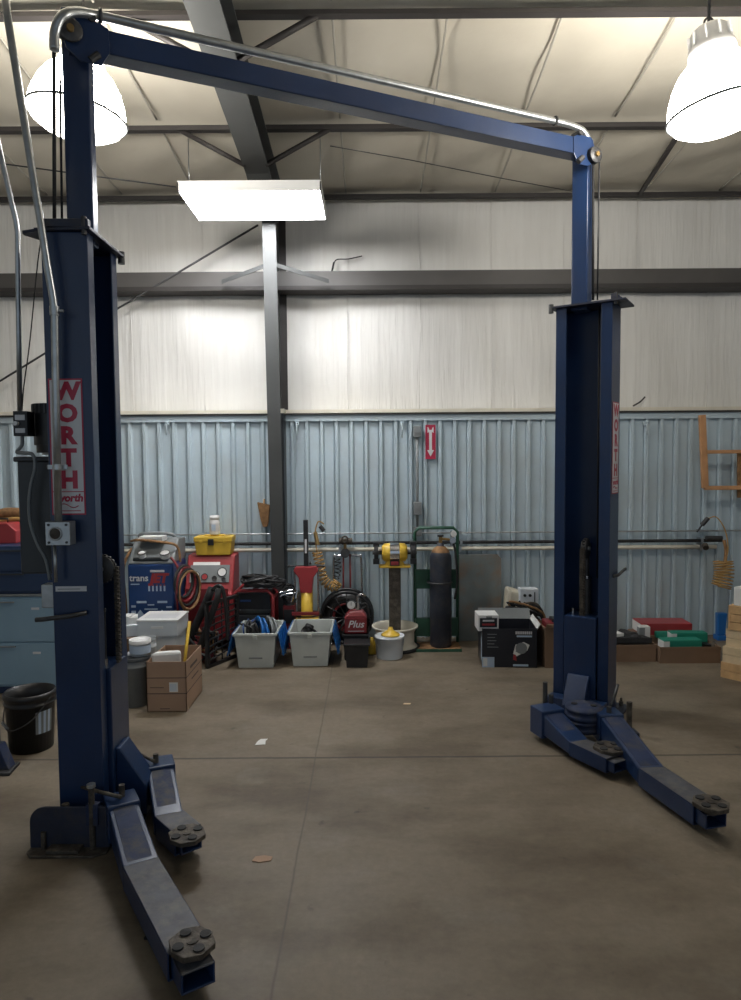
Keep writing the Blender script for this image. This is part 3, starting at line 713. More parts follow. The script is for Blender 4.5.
# guard plate and loose pipes at the left base
K = KL
b = MB(); xg0 = P(31, 830, 3.17).x; xg1 = P(110, 830, 3.17).x; yg = 3.17
zt_ = P(50, 806, yg).z; r_ = .05
pl = [(xg0, .0), (xg1, .0), (xg1, zt_)] + [(xg0+.07-.07*math.sin(a_*PI/12), zt_-.07+.07*math.cos(a_*PI/12)) for a_ in range(7)]
b.prism(pl, 0, .012, 'blue_dark', X=fr((0, yg, 0), (1, 0, 0), (0, 0, 1)))
b.prism([(xg0, 3.12), (xg0+.03, 3.085), (xg1-.05, 3.085), (xg1, 3.12), (xg1, 3.20), (xg0, 3.20)], 0, .012, 'grease')
obj('foot_guard', b, lift, .003, world=True)
b = MB(); q = G(64, 851); b.cyl((q.x, q.y+.03, .01), (q.x, q.y+.03, .21), .017, 'grease', n=14); q = G(43, 852); b.cyl((q.x, q.y+.01, .01), (q.x, q.y+.01, .09), .012, 'grease', n=10)
q = G(64, 856); b.box(q.x-.08, q.x+.07, q.y-.01, q.y+.05, .012, .03, 'grease'); obj('stop_pin', b, lift, .003, world=True)
b = MB(); q = G(93, 850); b.cyl((q.x, q.y, .01), (q.x, q.y, .30), .014, 'grease', n=10).cyl((q.x, q.y, .30), (q.x, q.y, .315), .02, 'steel', n=10).box(q.x-.025, q.x+.03, q.y-.01, q.y+.03, .12, .22, 'blue_dusty'); obj('stop_pin', b, lift, .002, world=True)

# ---- swing arms
def arm(piv, z0, bend, z1, end, w1, w2, padp, padz, padr, stub=True, label=None, rise=.0, loop=False):
    """piv,bend,end: ground points"""
    pv = Vector((piv.x, piv.y, 0)); bd = Vector((bend.x, bend.y, 0)); en = Vector((end.x, end.y, 0))
    d = (bd-pv).normalized(); n = Vector((-d.y, d.x, 0)); Z = Vector((0, 0, 1))
    def seg(b, a, c, wa, wc, za0, za1, zc0, zc1, m):
        vs = []
        for p_, w_, lo, hi in ((a, wa, za0, za1), (c, wc, zc0, zc1)):
            vs += [p_-n*w_/2+Z*lo, p_+n*w_/2+Z*lo, p_+n*w_/2+Z*hi, p_-n*w_/2+Z*hi]
        b.geo(vs, [(0,3,2,1), (4,5,6,7), (0,1,5,4), (1,2,6,5), (2,3,7,6), (3,0,4,7)], m)
    b = MB(); seg(b, pv-d*.02, bd+d*.02, w1, w2, z0-.14, z0, .045, z1, 'blue')
    b.prism([(-.09, -w1*.56), (.05, -w1*.56), (.05, w1*.56), (-.09, w1*.56)], max(.03, z0-.17), z0+.004, 'blue', X=Matrix(((d.x, n.x, 0, pv.x), (d.y, n.y, 0, pv.y), (0, 0, 1, 0), (0, 0, 0, 1))))
    a_o = obj('swing_arm', b, lift, .006, world=True, label=label)
    b = MB(); seg(b, pv-d*.02, bd, w1*.72, w2*.72, z0-.02, z0+.004, z1-.02, z1+.004, 'blue_dusty'); obj('top_face', b, a_o, .002, world=True)
    # outer telescoping tube, open-ended
    d = (en-bd).normalized(); n = Vector((-d.y, d.x, 0)); L = (en-bd).length
    A = Matrix(((d.x, n.x, 0, bd.x), (d.y, n.y, 0, bd.y), (0, 0, 1, .0), (0, 0, 0, 1)))
    b = MB(); b.M = A; h0, h1 = .035, z1; w = w2/2; tt = .007; L1 = L*.86
    b.box(0, L1, -w, w, h1-tt, h1, 'blue_worn').box(0, L1, -w, w, h0, h0+tt, 'blue').box(0, L1, -w, -w+tt, h0, h1, 'blue').box(0, L1, w-tt, w, h0, h1, 'blue')
    obj('outer_tube', b, a_o, .004, world=True)
    b = MB(); b.M = A; w = w2/2-.014; g0, g1 = h0+.012, h1-.014
    b.box(L1*.5, L, -w, w, g1-.008, g1, 'blue_worn').box(L1*.5, L, -w, w, g0, g0+.008, 'blue').box(L1*.5, L, -w, -w+.008, g0, g1, 'blue').box(L1*.5, L, w-.008, w, g0, g1, 'blue')
    obj('inner_tube', b, a_o, .003, world=True)
    b = MB(); pp = Vector((padp.x, padp.y, 0))
    b.M = T(pp.x, pp.y, 0) @ RZ(.3)
    b.cyl((0, 0, g1), (0, 0, padz-.02), .028, 'grease')
    R_ = padr; oct_ = [(R_*math.cos(PI/8+k*PI/4)*(1 if k % 2 else .93), R_*math.sin(PI/8+k*PI/4)) for k in range(8)]
    b.prism(oct_, padz-.022, padz, 'grease', poly2=[(x*1.02, y*1.02) for x, y in oct_])
    for k in range(4):
        a_ = k*PI/2+.4; b.cyl((R_*.62*math.cos(a_), R_*.62*math.sin(a_), padz), (R_*.62*math.cos(a_), R_*.62*math.sin(a_), padz+.006), R_*.24, 'rubber', n=12)
    b.cyl((0, 0, padz), (0, 0, padz+.003), .02, 'grease', n=12)
    obj('lift_pad', b, a_o, .003, world=True)
    return a_o, A
def GZ(x, y, z): return G(x, y, z)
# left front arm
a1, _ = arm(GZ(122, 800, .22), .22, GZ(140, 860, .135), .135, G(199, 1003), .13, .145, GZ(192, 941, .16), .16, .082, label='long swing arm of the near post')
# pull ring lever on top
b = MB(); b.tube([GZ(82, 787, .25), GZ(104, 793, .25), GZ(121, 797, .25)], .009, 'grease', 8); q = GZ(122, 797, .22); b.cyl((q.x, q.y, .21), (q.x, q.y, .28), .014, 'grease', n=10); obj('lock_lever', b, a1, world=True)
# left rear arm
a2, _ = arm(GZ(160, 765, .22), .23, GZ(168, 812, .14), .14, G(192, 862), .13, .13, GZ(187, 834, .15), .155, .085, label='retracted swing arm of the near post')
b = MB(); b.tube([GZ(138, 752, .26), GZ(146, 757, .26), GZ(155, 762, .25)], .008, 'grease', 8); q = GZ(156, 765, .22); b.cyl((q.x, q.y, .2), (q.x, q.y, .28), .014, 'grease', n=10); obj('lock_lever', b, a2, world=True)
# right front arm
a3, _ = arm(GZ(609, 713, .22), .22, GZ(650, 766, .135), .135, G(716, 838), .135, .145, GZ(711, 803, .17), .175, .085, label='long swing arm of the far post')
b = MB(); q = GZ(609, 713, .22); b.cyl((q.x, q.y, .2), (q.x, q.y, .26), .016, 'steel_dark', n=10).tube([(q.x+.03, q.y+.05, .25), (q.x+.08, q.y+.12, .30), (q.x+.10, q.y+.13, .36)], .009, 'steel_dark', 8); obj('lock_lever', b, a3, world=True)
# right rear arm
a4, _ = arm(GZ(549, 710, .2), .21, GZ(577, 738, .13), .12, G(620, 780), .15, .13, GZ(609, 748, .13), .14, .09, label='retracted swing arm of the far post')
b = MB(); q = GZ(545, 703, .2); b.cyl((q.x, q.y, .19), (q.x, q.y, .34), .016, 'steel_dark', n=10); q = GZ(551, 705, .2); b.cyl((q.x, q.y, .19), (q.x, q.y, .27), .016, 'steel_dark', n=10); obj('lock_lever', b, a4, world=True)
# stop pin at right
b = MB(); q = G(629, 735); b.cyl((q.x, q.y, .0), (q.x, q.y, .22), .018, 'grease', n=12); b.box(q.x-.08, q.x+.05, q.y-.05, q.y+.05, 0, .03, 'blue_dark'); obj('stop_pin', b, lift, .002, world=True)
# carriage cross member at the base of each post
for K, s in ((KL, -1), (KR, 1)):
    b = MB(); b.M = K
    b.box(.13, .24, -.20, .20, .045, .12, 'blue')
    obj('arm_yoke', b, lift, .004, world=True)
# stack of round adapters on the far carriage
q = G(583, 742)
for k, (dz, lab) in enumerate(((0, 'round dusty steel lift adapter at the far post, bottom of the pair'), (.075, 'round dusty steel lift adapter at the far post, stacked on another'))):
    b = MB(); b.lathe([(0, 0), (.115, 0), (.12, .008), (.12, .03), (.105, .036), (.105, .05), (.118, .055), (.118, .07), (.03, .074), (0, .074)], 'blue_dusty', 28)
    b.cyl((.06, 0, .07), (.06, 0, .078), .02, 'rubber', n=12).cyl((-.05, .04, .07), (-.05, .04, .078), .02, 'rubber', n=12)
    solo('lift_adapter', b, lab, 'adapter', (q.x+.01*k, q.y+.02, .08+dz), 0, 'lift adapters by the far post')

exec_parts = True
# ================================================================== SHOP GOODS
def gl(x, y, z=0): v = G(x, y, z); return (v.x, v.y, z)

# --- light blue cabinet
p = G(70, 694); X1 = p.x-.02
t = thing('tool_cabinet', 'light blue steel cabinet with two drawers behind the left lift post', 'cabinet', (X1-.5, p.y, 0))
h = P(30, 594, p.y).z
b = MB(); b.box(-.5, .5, 0, .5, .06, h-.02, 'lightblue').box(-.48, .48, .03, .48, 0, .06, 'navy').box(-.5, .5, -.01, .5, h-.02, h, 'grey'); obj('body', b, t, .006)
hm = P(30, 642, p.y).z
for z0, z1 in ((.08, hm-.006), (hm+.006, h-.035)):
    b = MB(); b.box(-.485, .485, -.014, 0, z0, z1, 'lightblue'); d_ = obj('drawer', b, t, .004)
    b = MB(); b.box(.25, .31, -.016, -.013, z1-.085, z1-.068, 'stick_white'); obj('tag', b, d_)
    b = MB(); b.box(-.1, .12, -.026, -.014, z1-.03, z1-.02, 'grey'); obj('handle', b, d_)
# --- navy chest on top
hn = P(30, 546, p.y).z
t = thing('tool_chest', 'dark navy steel tool chest standing on the light blue cabinet', 'tool chest', (X1-.5, p.y, h))
b = MB(); b.box(-.49, .49, 0, .48, 0, hn-h, 'navy'); obj('body', b, t, .006)
for z0, z1 in ((.02, .17), (.18, hn-h-.02)):
    b = MB(); b.box(-.47, .47, -.012, 0, z0, z1, 'navy'); d_ = obj('drawer', b, t, .004)
    b = MB(); b.box(-.2, .2, -.022, -.012, z1-.02, z1-.008, 'greydark'); obj('handle', b, d_)
h = hn
zc_ = h
# red thing & tan bag on it
q = P(5, 545, 5.6)
t = thing('red_toolbox', 'small red toolbox on the navy tool chest at the left edge', 'toolbox', (q.x, 5.62, zc_))
b = MB(); b.prism([(-.16, 0), (.13, 0), (.13, .10), (.06, .16), (-.16, .16)], -.1, .1, 'red', X=FRONT(0, 0, 0)); obj('body', b, t, .006)
b = MB(); b.tube([(-.08, 0, .16), (-.08, 0, .19), (.02, 0, .19), (.02, 0, .16)], .008, 'black'); obj('handle', b, t)
b = MB(); b.tube(smooth([(-.22, 0, .16), (-.1, 0, .22), (.08, 0, .21), (.16, 0, .12), (.17, 0, .01)], 8), .045, 'brown', 10); b.tube(smooth([(-.2, -.03, .12), (-.05, -.05, .17), (.1, -.05, .16), (.14, -.04, .02)], 8), .02, 'coil', 8)
solo('hose_bundle', b, 'tan bundle of hose draped behind the small red toolbox', 'hose', (q.x, 5.78, zc_))

# --- black bucket
p = G(28, 750); 
t = thing('plastic_bucket', 'black plastic bucket with wire handle on the floor left of the near lift post', 'bucket', (p.x-.0, p.y+.05, 0), -.3)
b = MB(); b.lathe([(0, .004), (.125, .004), (.128, 0), (.146, .29), (.153, .292), (.153, .302), (.147, .304), (.148, .33), (.157, .333), (.157, .35), (.150, .366), (.144, .366), (.138, .29), (.12, .012), (0, .012)], 'black', 36); obj('body', b, t)
b = MB(); b.tube(smooth([(-.155, 0, .335), (-.14, -.07, .24), (-.06, -.15, .175), (.03, -.165, .17), (.12, -.11, .23), (.155, 0, .335)], 6), .004, 'steel_dark', 6); b.cyl((-.03, -.16, .172), (-.10, -.125, .19), .010, 'grey', n=8)
obj('handle', b, t)
b = MB()
for k in range(7):
    a_ = -PI/2 + .55 + k*.11; R_ = .1425
    b.box(-.0085, .0085, -.001, .001, .12, .26, 'label' if k in (1, 3, 5) else 'grey', X=RZ(a_+PI/2+.45) @ T(0, -.1295, 0) @ RX(math.radians(3.6)))
obj('bucket_label', b, t)
# --- blue-grey jack foot at edge
p = G(2, 774)
t = thing('jack_stand', 'blue grey steel stand foot at the left edge on the floor', 'stand', (p.x-.02, p.y+.05, 0))
b = MB(); b.prism([(-.09, -.08), (.08, -.08), (.06, .08), (-.09, .08)], 0, .02, 'steel_dark').prism([(-.06, 0), (.055, 0), (.015, .10), (.0, .14), (-.06, .14)], -.04, .04, 'blue_dusty', X=FRONT(0, 0, .02)); obj('foot', b, t, .004)
b = MB(); b.cyl((-.03, 0, .15), (-.03, 0, .25), .02, 'steel_dark'); obj('post', b, t)

# --- cardboard box
p = G(147, 712)
t = thing('cardboard_box', 'tall open cardboard box with dark printed bands near the left lift post', 'box', (p.x+.145, p.y, 0))
w, dp, h = .285, .46, .365; tt = .005
b = MB(); b.box(-w/2, w/2, 0, tt, 0, h, 'card').box(-w/2, w/2, dp-tt, dp, 0, h, 'card').box(-w/2, -w/2+tt, 0, dp, 0, h, 'card').box(w/2-tt, w/2, 0, dp, 0, h, 'card').box(-w/2, w/2, 0, dp, 0, tt, 'card'); obj('body', b, t)
b = MB()
for zz in (.13, .245):
    b.box(-w/2-.001, w/2+.001, -.001, 0, zz, zz+.006, 'ink').box(w/2, w/2+.001, 0, dp, zz, zz+.006, 'ink')
b.box(-.12, -.02, -.001, 0, .175, .18, 'ink').box(w/2, w/2+.001, .12, .32, .28, .30, 'ink').box(w/2, w/2+.001, .15, .35, .19, .20, 'ink').box(-.05, .02, -.001, 0, .02, .025, 'ink')
obj('printing', b, t)
b = MB(); b.box(.02, .082, -.002, 0, .145, .215, 'paper')
for k in range(6): b.box(.027+.008*k, .031+.008*k, -.003, -.002, .155, .205, 'label')
obj('shipping_label', b, t)
b = MB()
b.prism([(-.12, -.02), (.09, .03), (.07, .09), (-.1, .05)], 0, .10, 'paper', X=T(-.02, .10, .30)); 
solo('parts_bag', b, 'crumpled pale plastic bag of parts inside the open cardboard box', 'bag', (p.x+.145, p.y+.02, 0), 0, bevel=.02)
b = MB(); b.tube([(0, 0, 0), (.052, .12, .56)], .012, 'yellow', 10)
q = G(176, 690); solo('broom_handle', b, 'yellow wooden handle leaning out of the tall cardboard box', 'handle', (p.x+.19, p.y+.18, .03), bevel=0)

# --- grey pail by the box with white tubs
p = G(128, 712)
def pail(name, label, cat, loc, r, h, m, lid, group=None):
    t = thing(name, label, cat, loc, 0, group)
    b = MB(); b.lathe([(0, 0), (r*.93, 0), (r, h*.8), (r*1.05, h*.81), (r*1.05, h*.84), (r, h*.85), (r*1.01, h)], m, 30).lathe([(r*1.01, h), (r*.97, h), (r*.9, .01), (0, .01)], m, 30); obj('body', b, t)
    if lid:
        b = MB(); b.lathe([(r*1.06, h-.02), (r*1.06, h+.005), (r*.98, h+.008), (r*.94, h-.002), (0, h-.002)], lid, 30); obj('lid', b, t)
    return t
pail('plastic_pail', 'dark grey pail with lid standing left of the tall cardboard box', 'pail', (p.x-.01, p.y+.18, 0), .115, .36, 'grey', 'greydark')
t = pail('plastic_tub', 'white tub on top of the dark grey pail', 'tub', (p.x+.04, p.y+.18, .37), .075, .11, 'whiteplastic', 'white', 'small white tubs')
b = MB(); b.lathe([(.0765, .02), (.0775, .08)], 'label', 30); obj('tub_label', b, t)
q = P(152, 655, 5.75); pail('paint_tub', 'round white tub behind the tall cardboard box, in front of the white bin', 'tub', (q.x, 5.62, 0), .075, P(152, 638, 5.62).z, 'whiteplastic', 'grey', 'small white tubs')

# --- white storage bin
p = P(157, 620, 5.8)
w, dp, h = .34, .35, p.z
t = thing('storage_bin', 'white storage bin with flat pale lid between the blue machine and the cardboard box', 'bin', (p.x, 5.8, 0), 0)
b = MB(); b.prism([(-w*.42, .03), (w*.42, .03), (w*.42, dp-.03), (-w*.42, dp-.03)], 0, h-.14, 'whiteplastic', poly2=[(-w*.46, .015), (w*.46, .015), (w*.46, dp-.015), (-w*.46, dp-.015)]); obj('body', b, t, .01)
b = MB(); b.box(-w/2, w/2, 0, dp, h-.14, h-.015, 'whiteplastic').box(-.05, .05, -.004, .0, h-.075, h-.055, 'white'); obj('tray', b, t, .012)
b = MB(); b.box(-w/2-.005, w/2+.005, -.005, dp+.005, h-.015, h, 'white').box(-w*.4, w*.4, .08, dp-.1, h, h+.001, 'stick_white'); obj('lid', b, t, .004)
b = MB(); b.box(-.14, .14, -.09, .09, 0, .10, 'whiteplastic').box(-.1, .12, -.05, .09, .10, .16, 'paper').prism([(-.1, -.06), (.05, -.08), (.1, .05), (-.06, .06)], .16, .175, 'paper')
q = P(128, 650, 6.1); solo('paper_pile', b, 'pile of white papers and packets behind the near lift post', 'papers', (q.x, 6.0, .30), .3, bevel=.006)
b = MB(); b.box(-.16, .16, -.12, .12, 0, .295, 'carddark'); solo('cardboard_box', b, 'brown box under the pile of white papers, mostly hidden by the lift post', 'box', (q.x, 6.0, 0), .1, bevel=.004)

# --- transmission service machine (blue)
p = P(152, 640, 6.35)
t = thing('service_machine', 'blue transmission fluid machine with red and white lettering and coiled hoses', 'machine', (p.x, 6.35, 0))
w = .42; h = P(150, 564, 6.35).z
b = MB(); b.box(-w/2, w/2, 0, .45, .12, h, 'machine'); obj('body', b, t, .02, 3)
b = MB(); b.prism([(0, 0), (.45, 0), (.45, .20), (.22, .22), (.06, .06)], -w/2, w/2, 'grey', X=Matrix(((0,0,1,0),(1,0,0,0),(0,1,0,h),(0,0,0,1)))); b.cyl((-.16, .03, h+.04), (.16, .03, h+.04), .018, 'greydark'); obj('top_hood', b, t, .015)
b = MB(); b.tube(smooth([(-.17, .28, h+.19), (-.15, .24, h+.25), (.12, .24, h+.25), (.16, .28, h+.19)]), .016, 'grey'); obj('handle', b, t)
b = MB(); b.box(-.13, .10, .06, .22, h+.20, h+.225, 'paper').box(-.11, .10, .05, .2, h+.225, h+.245, 'white'); solo_loc = WM[t.name].translation
o = solo('clipboard_papers', b, 'white papers lying on top of the blue service machine', 'papers', tuple(solo_loc)); 
b = MB(); X = FRONT(0, -.004, 0)
b.text('trans', .085, 'stick_white', X @ T(-.105, h-.13, 0), .02, .001); b.text('JET', .115, 'red', X @ T(.075, h-.135, 0), .06, .001, .2)
b.box(-.18, -.10, h-.19, h-.18, 0, .001, 'label', X=X)
for k in range(5): b.box(-.02+.035*k, -.005+.035*k, h-.25, h-.20, 0, .002, 'label', X=X); b.cyl((-.012+.035*k, h-.195, 0), (-.012+.035*k, h-.195, .004), .007, 'red', X=X, n=8)
b.box(0, .13, h-.075, h-.055, 0, .002, 'stick_white', X=X)
for (xx, zz, ww_, hh_) in ((-.13, -.34, .09, .02), (.06, -.34, .09, .02), (-.03, -.37, .06, .012), (-.06, -.41, .12, .012), (-.18, -.38, .04, .02), (-.18, -.43, .04, .03), (.14, -.39, .05, .015), (.14, -.44, .05, .02), (-.18, -.5, .05, .02)):
    b.box(xx, xx+ww_, h+zz-hh_, h+zz, 0, .002, 'label', X=X)
for xx in (-.10, .10): b.prism([(xx-.03, h-.62), (xx+.03, h-.62), (xx+.03, h-.46), (xx, h-.42), (xx-.03, h-.46)], 0, .002, 'label', X=X)
obj('control_panel', b, t, label='white and red printed front panel')
for gx, gr in ((.13, .045), (-.08, .035)):
    b = MB(); b.cyl((gx, .04, h+.06), (gx, .02, h+.10), gr, 'gauge', n=20).torus((gx, .02, h+.10), gr, .005, 'steel_dark', axis=(0, -.4, 1), n=20); obj('gauge', b, t)
b = MB(); 
for k, m_ in enumerate(('rubber', 'reddark', 'rubber', 'brown')):
    b.torus((w/2+.10+.012*k, -.02+.02*k, h-.16-.03*k), .145+.010*k, .014, m_, axis=(1, -.32, 0), n=28)
b.tube(smooth([(w/2-.02, .0, h+.06), (w/2+.05, -.02, h-.05), (w/2+.03, -.02, h-.3), (w/2+.06, 0, h-.6)]), .012, 'reddark')
b.tube(smooth([(-w/2-.02, .2, h+.12), (-w/2-.07, .1, h-.05), (-w/2-.05, .08, h-.4), (-w/2-.04, .06, h-.7)]), .014, 'brown')
b.tube(smooth([(-.2, .1, h+.2), (-.1, .0, h+.22), (.1, .0, h+.2), (.22, .1, h+.15), (.25, .1, h)]), .012, 'brown')
obj('hose', b, t)
b = MB()
for sx in (-.17, .17):
    for sy in (.05, .40): b.cyl((sx-.02, sy, .06), (sx+.02, sy, .06), .06, 'rubber')
obj('caster', b, t)

# --- red recovery machine
p = P(208, 640, 6.56)
t = thing('recovery_machine', 'red air conditioning service cabinet with slanted gauge panel under the yellow toolbox', 'machine', (p.x, 6.56, 0))
w = .46; hb = P(210, 594, 6.56).z; ht = P(210, 556, 6.7).z
b = MB(); b.prism([(0, .10), (.42, .10), (.42, ht), (.22, ht), (.06, hb), (0, hb)], -w/2, w/2, 'red', X=Matrix(((0,0,1,0),(1,0,0,0),(0,1,0,0),(0,0,0,1)))); obj('cabinet', b, t, .015, 3)
b = MB()
for k in range(3): b.box(-w/2+.03, w/2-.03, -.012, 0, .14+k*.16, .28+k*.16, 'reddark')
obj('drawer', b, t, .006)
sl = Vector((0, .16, ht-hb)).normalized()
PX = fr((0, .06+.16*.5-.004, (hb+ht)/2), (1, 0, 0), sl)
b = MB(); b.box(-.19, .19, -.09, .085, 0, .012, 'grey', X=PX); pn = obj('gauge_panel', b, t, .004)
for xx, zz, r_, m_ in ((-.13, -.02, .035, 'gauge'), (-.045, -.035, .03, 'red'), (.12, .01, .042, 'gauge'), (.05, -.05, .02, 'black'), (.14, -.06, .015, 'black')):
    b = MB(); b.cyl((xx, zz, .01), (xx, zz, .022), r_, m_, n=24, X=PX).torus((xx, zz, .02), r_, .005, 'steel_dark', axis=(0, 0, 1), n=24, X=PX); obj('dial', b, pn)
b = MB(); b.box(-.17, .09, .04, .12, .014, .02, 'paper', X=PX @ RX(-.2)); obj('instruction_card', b, pn)
b = MB(); b.cyl((.02, -.02, hb-.03), (.02, -.06, hb-.03), .035, 'rubber', n=12); obj('hose_port', b, t)
b = MB()
for sx in (-.2, .2):
    for sy in (.06, .36): b.cyl((sx-.02, sy, .05), (sx+.02, sy, .05), .05, 'rubber')
obj('caster', b, t)
# yellow toolbox
tl = WM[t.name].translation
q = P(212, 554, 6.7)
t = thing('toolbox', 'yellow plastic toolbox with dark latch on top of the red machine', 'toolbox', (q.x, 6.84, ht))
w = .36; h1 = .13
b = MB(); b.prism([(-w/2+.015, -.09), (w/2-.015, -.09), (w/2-.015, .09), (-w/2+.015, .09)], 0, h1, 'yellow', poly2=[(-w/2, -.1), (w/2, -.1), (w/2, .1), (-w/2, .1)]); obj('body', b, t, .01)
b = MB(); b.box(-w/2-.005, w/2+.005, -.105, .105, h1, h1+.05, 'yellow').box(-.1, .1, -.03, .03, h1+.05, h1+.065, 'yellow'); obj('lid', b, t, .014)
b = MB(); b.box(-.045, .01, -.115, -.1, h1-.03, h1+.03, 'black'); obj('latch', b, t, .003)
b = MB(); b.box(-.13, -.10, -.112, -.1, h1-.01, h1+.02, 'yellow').box(.10, .13, -.112, -.1, h1-.01, h1+.02, 'yellow'); obj('side_clip', b, t, .003)
b = MB(); b.lathe([(0, 0), (.048, 0), (.05, .01), (.05, .12), (.042, .14), (.042, .15), (.046, .152), (.046, .185), (0, .19)], 'white', 24)
t2 = thing('wipe_canister', 'white round canister standing on the yellow toolbox', 'canister', (q.x, 6.84, ht+h1+.065)); obj('body', b, t2)
b = MB(); b.lathe([(.0505, .03), (.0510, .11)], 'stick_white', 24); b.box(-.02, .02, -.053, -.049, .04, .10, 'label'); obj('canister_label', b, t2)

# --- folded slatted black frame with padded bars
p = G(222, 664)
t = thing('folded_creeper', 'black slatted plastic frame with padded bars leaning between red machine and tote', 'creeper', (p.x, p.y+.05, 0), math.radians(62))
b = MB()
b.box(-.22, .22, -.015, .015, .0, .03, 'black').box(-.22, .22, -.015, .015, .55, .58, 'black').box(-.22, -.19, -.015, .015, 0, .58, 'black').box(.19, .22, -.015, .015, 0, .58, 'black')
for k in range(8): b.tube([(-.20, 0, .06+.06*k), (.20, 0, .12+.055*k)], .009, 'black', 6)
for k in range(3): b.tube([(-.1+.1*k, .008, .02), (-.1+.1*k, .008, .56)], .008, 'black', 6)
obj('slatted_frame', b, t, .003)
b = MB(); p0 = WM[t.name].inverted()
b.tube([P(186, 652, 6.2), P(196, 625, 6.15), P(208, 598, 6.1), P(212, 588, 6.1)], .035, 'rubber', 10); obj('padded_bar', b, t, world=True)
b = MB(); b.tube([P(198, 652, 6.1), P(208, 625, 6.05), P(217, 600, 6.0), P(219, 588, 6.0)], .028, 'rubber', 10); obj('padded_bar', b, t, world=True)
b = MB(); b.tube(smooth([P(212, 590, 6.05), P(220, 586, 6.0), P(225, 600, 6.0), P(228, 640, 6.0)]), .018, 'black', 8); obj('side_rail', b, t, world=True)
b = MB()
for k in range(26):
    a_ = G(199, 664); b.tube(smooth([a_+Vector((random.uniform(-.12, .14), random.uniform(-.05, .2), random.uniform(.02, .3))) for _ in range(4)], 4), random.uniform(.008, .018), random.choice(['rubber', 'rubber', 'grey', 'brown', 'reddark']), 6)
solo('cable_pile', b, 'heap of dark cables and hoses at the foot of the red machine', 'cables')

# --- generator
p = P(254, 650, 6.55)
t = thing('portable_generator', 'red tube framed portable generator with black engine beside the red machine', 'generator', (p.x, 6.50, 0))
h = P(252, 591, 6.5).z; w = .38
b = MB()
for yy in (.02, .28):
    pts = [(-w/2, yy, .05), (-w/2, yy, h-.05), (-w/2+.05, yy, h), (w/2-.05, yy, h), (w/2, yy, h-.05), (w/2, yy, .05)]; b.tube(pts, .018, 'red', 10)
for sx in (-w/2, w/2):
    for zz in (.08, h-.08): b.tube([(sx, .02, zz), (sx, .28, zz)], .015, 'red', 8)
b.tube([(-w/2, .02, .08), (w/2, .02, .08)], .015, 'red', 8)
obj('tube_frame', b, t)
b = MB(); b.box(-.15, .15, .06, .26, .10, .36, 'black').cyl((-.12, .15, .22), (-.17, .15, .22), .10, 'steel_dark', n=20).box(-.16, .16, .03, .06, .12, .34, 'greydark')
for k in range(5): b.box(-.10+.05*k, -.07+.05*k, .025, .03, .16, .20, 'grey')
b.box(.03, .11, .022, .03, .26, .32, 'grey'); obj('engine', b, t, .008)
b = MB(); b.box(-.165, .165, .04, .26, .40, h-.03, 'black').box(-.12, -.02, .036, .04, h-.11, h-.09, 'machine').cyl((0, .2, h-.03), (0, .2, h-.01), .03, 'black'); obj('fuel_tank', b, t, .02, 3)
# hoses on top
b = MB(); q = P(261, 585, 6.62); random.seed(3)
for k in range(22):
    cx, cy = q.x+random.uniform(-.06, .12), 6.60+random.uniform(-.05, .05)
    b.torus((cx, cy, h+.045+random.uniform(0, .06)), random.uniform(.08, .15), random.uniform(.009, .014), random.choice(['rubber', 'rubber', 'rubber', 'steel_dark']), axis=(random.uniform(-.25, .25), random.uniform(-.25, .25), 1), n=24, k=6)
solo('cable_coil', b, 'tangle of black welding leads heaped on the generator', 'cables')
b = MB(); q = P(289, 600, 6.7)
b.box(-.055, .055, -.09, .07, 0, .42, 'reddark').box(-.05, .05, -.1, -.09, .25, .38, 'black').cyl((0, -.05, .42), (0, -.05, .5), .05, 'steel_dark')
for k in range(5): b.torus((random.uniform(-.03, .03), -.08+.03*k, .50+random.uniform(-.03, .05)), .06, .010, 'rubber', axis=(random.uniform(-1, 1), 1, 0), n=18, k=6)
for k in range(6): b.cyl((random.uniform(-.09, .07), -.12, .44+random.uniform(0, .12)), (random.uniform(-.07, .09), -.10, .46+random.uniform(0, .12)), .012, 'chrome', n=8)
solo('battery_charger', b, 'dark red machine with tangled leads between the generator and the steel column', 'machine', (-.785, 6.70, 0))

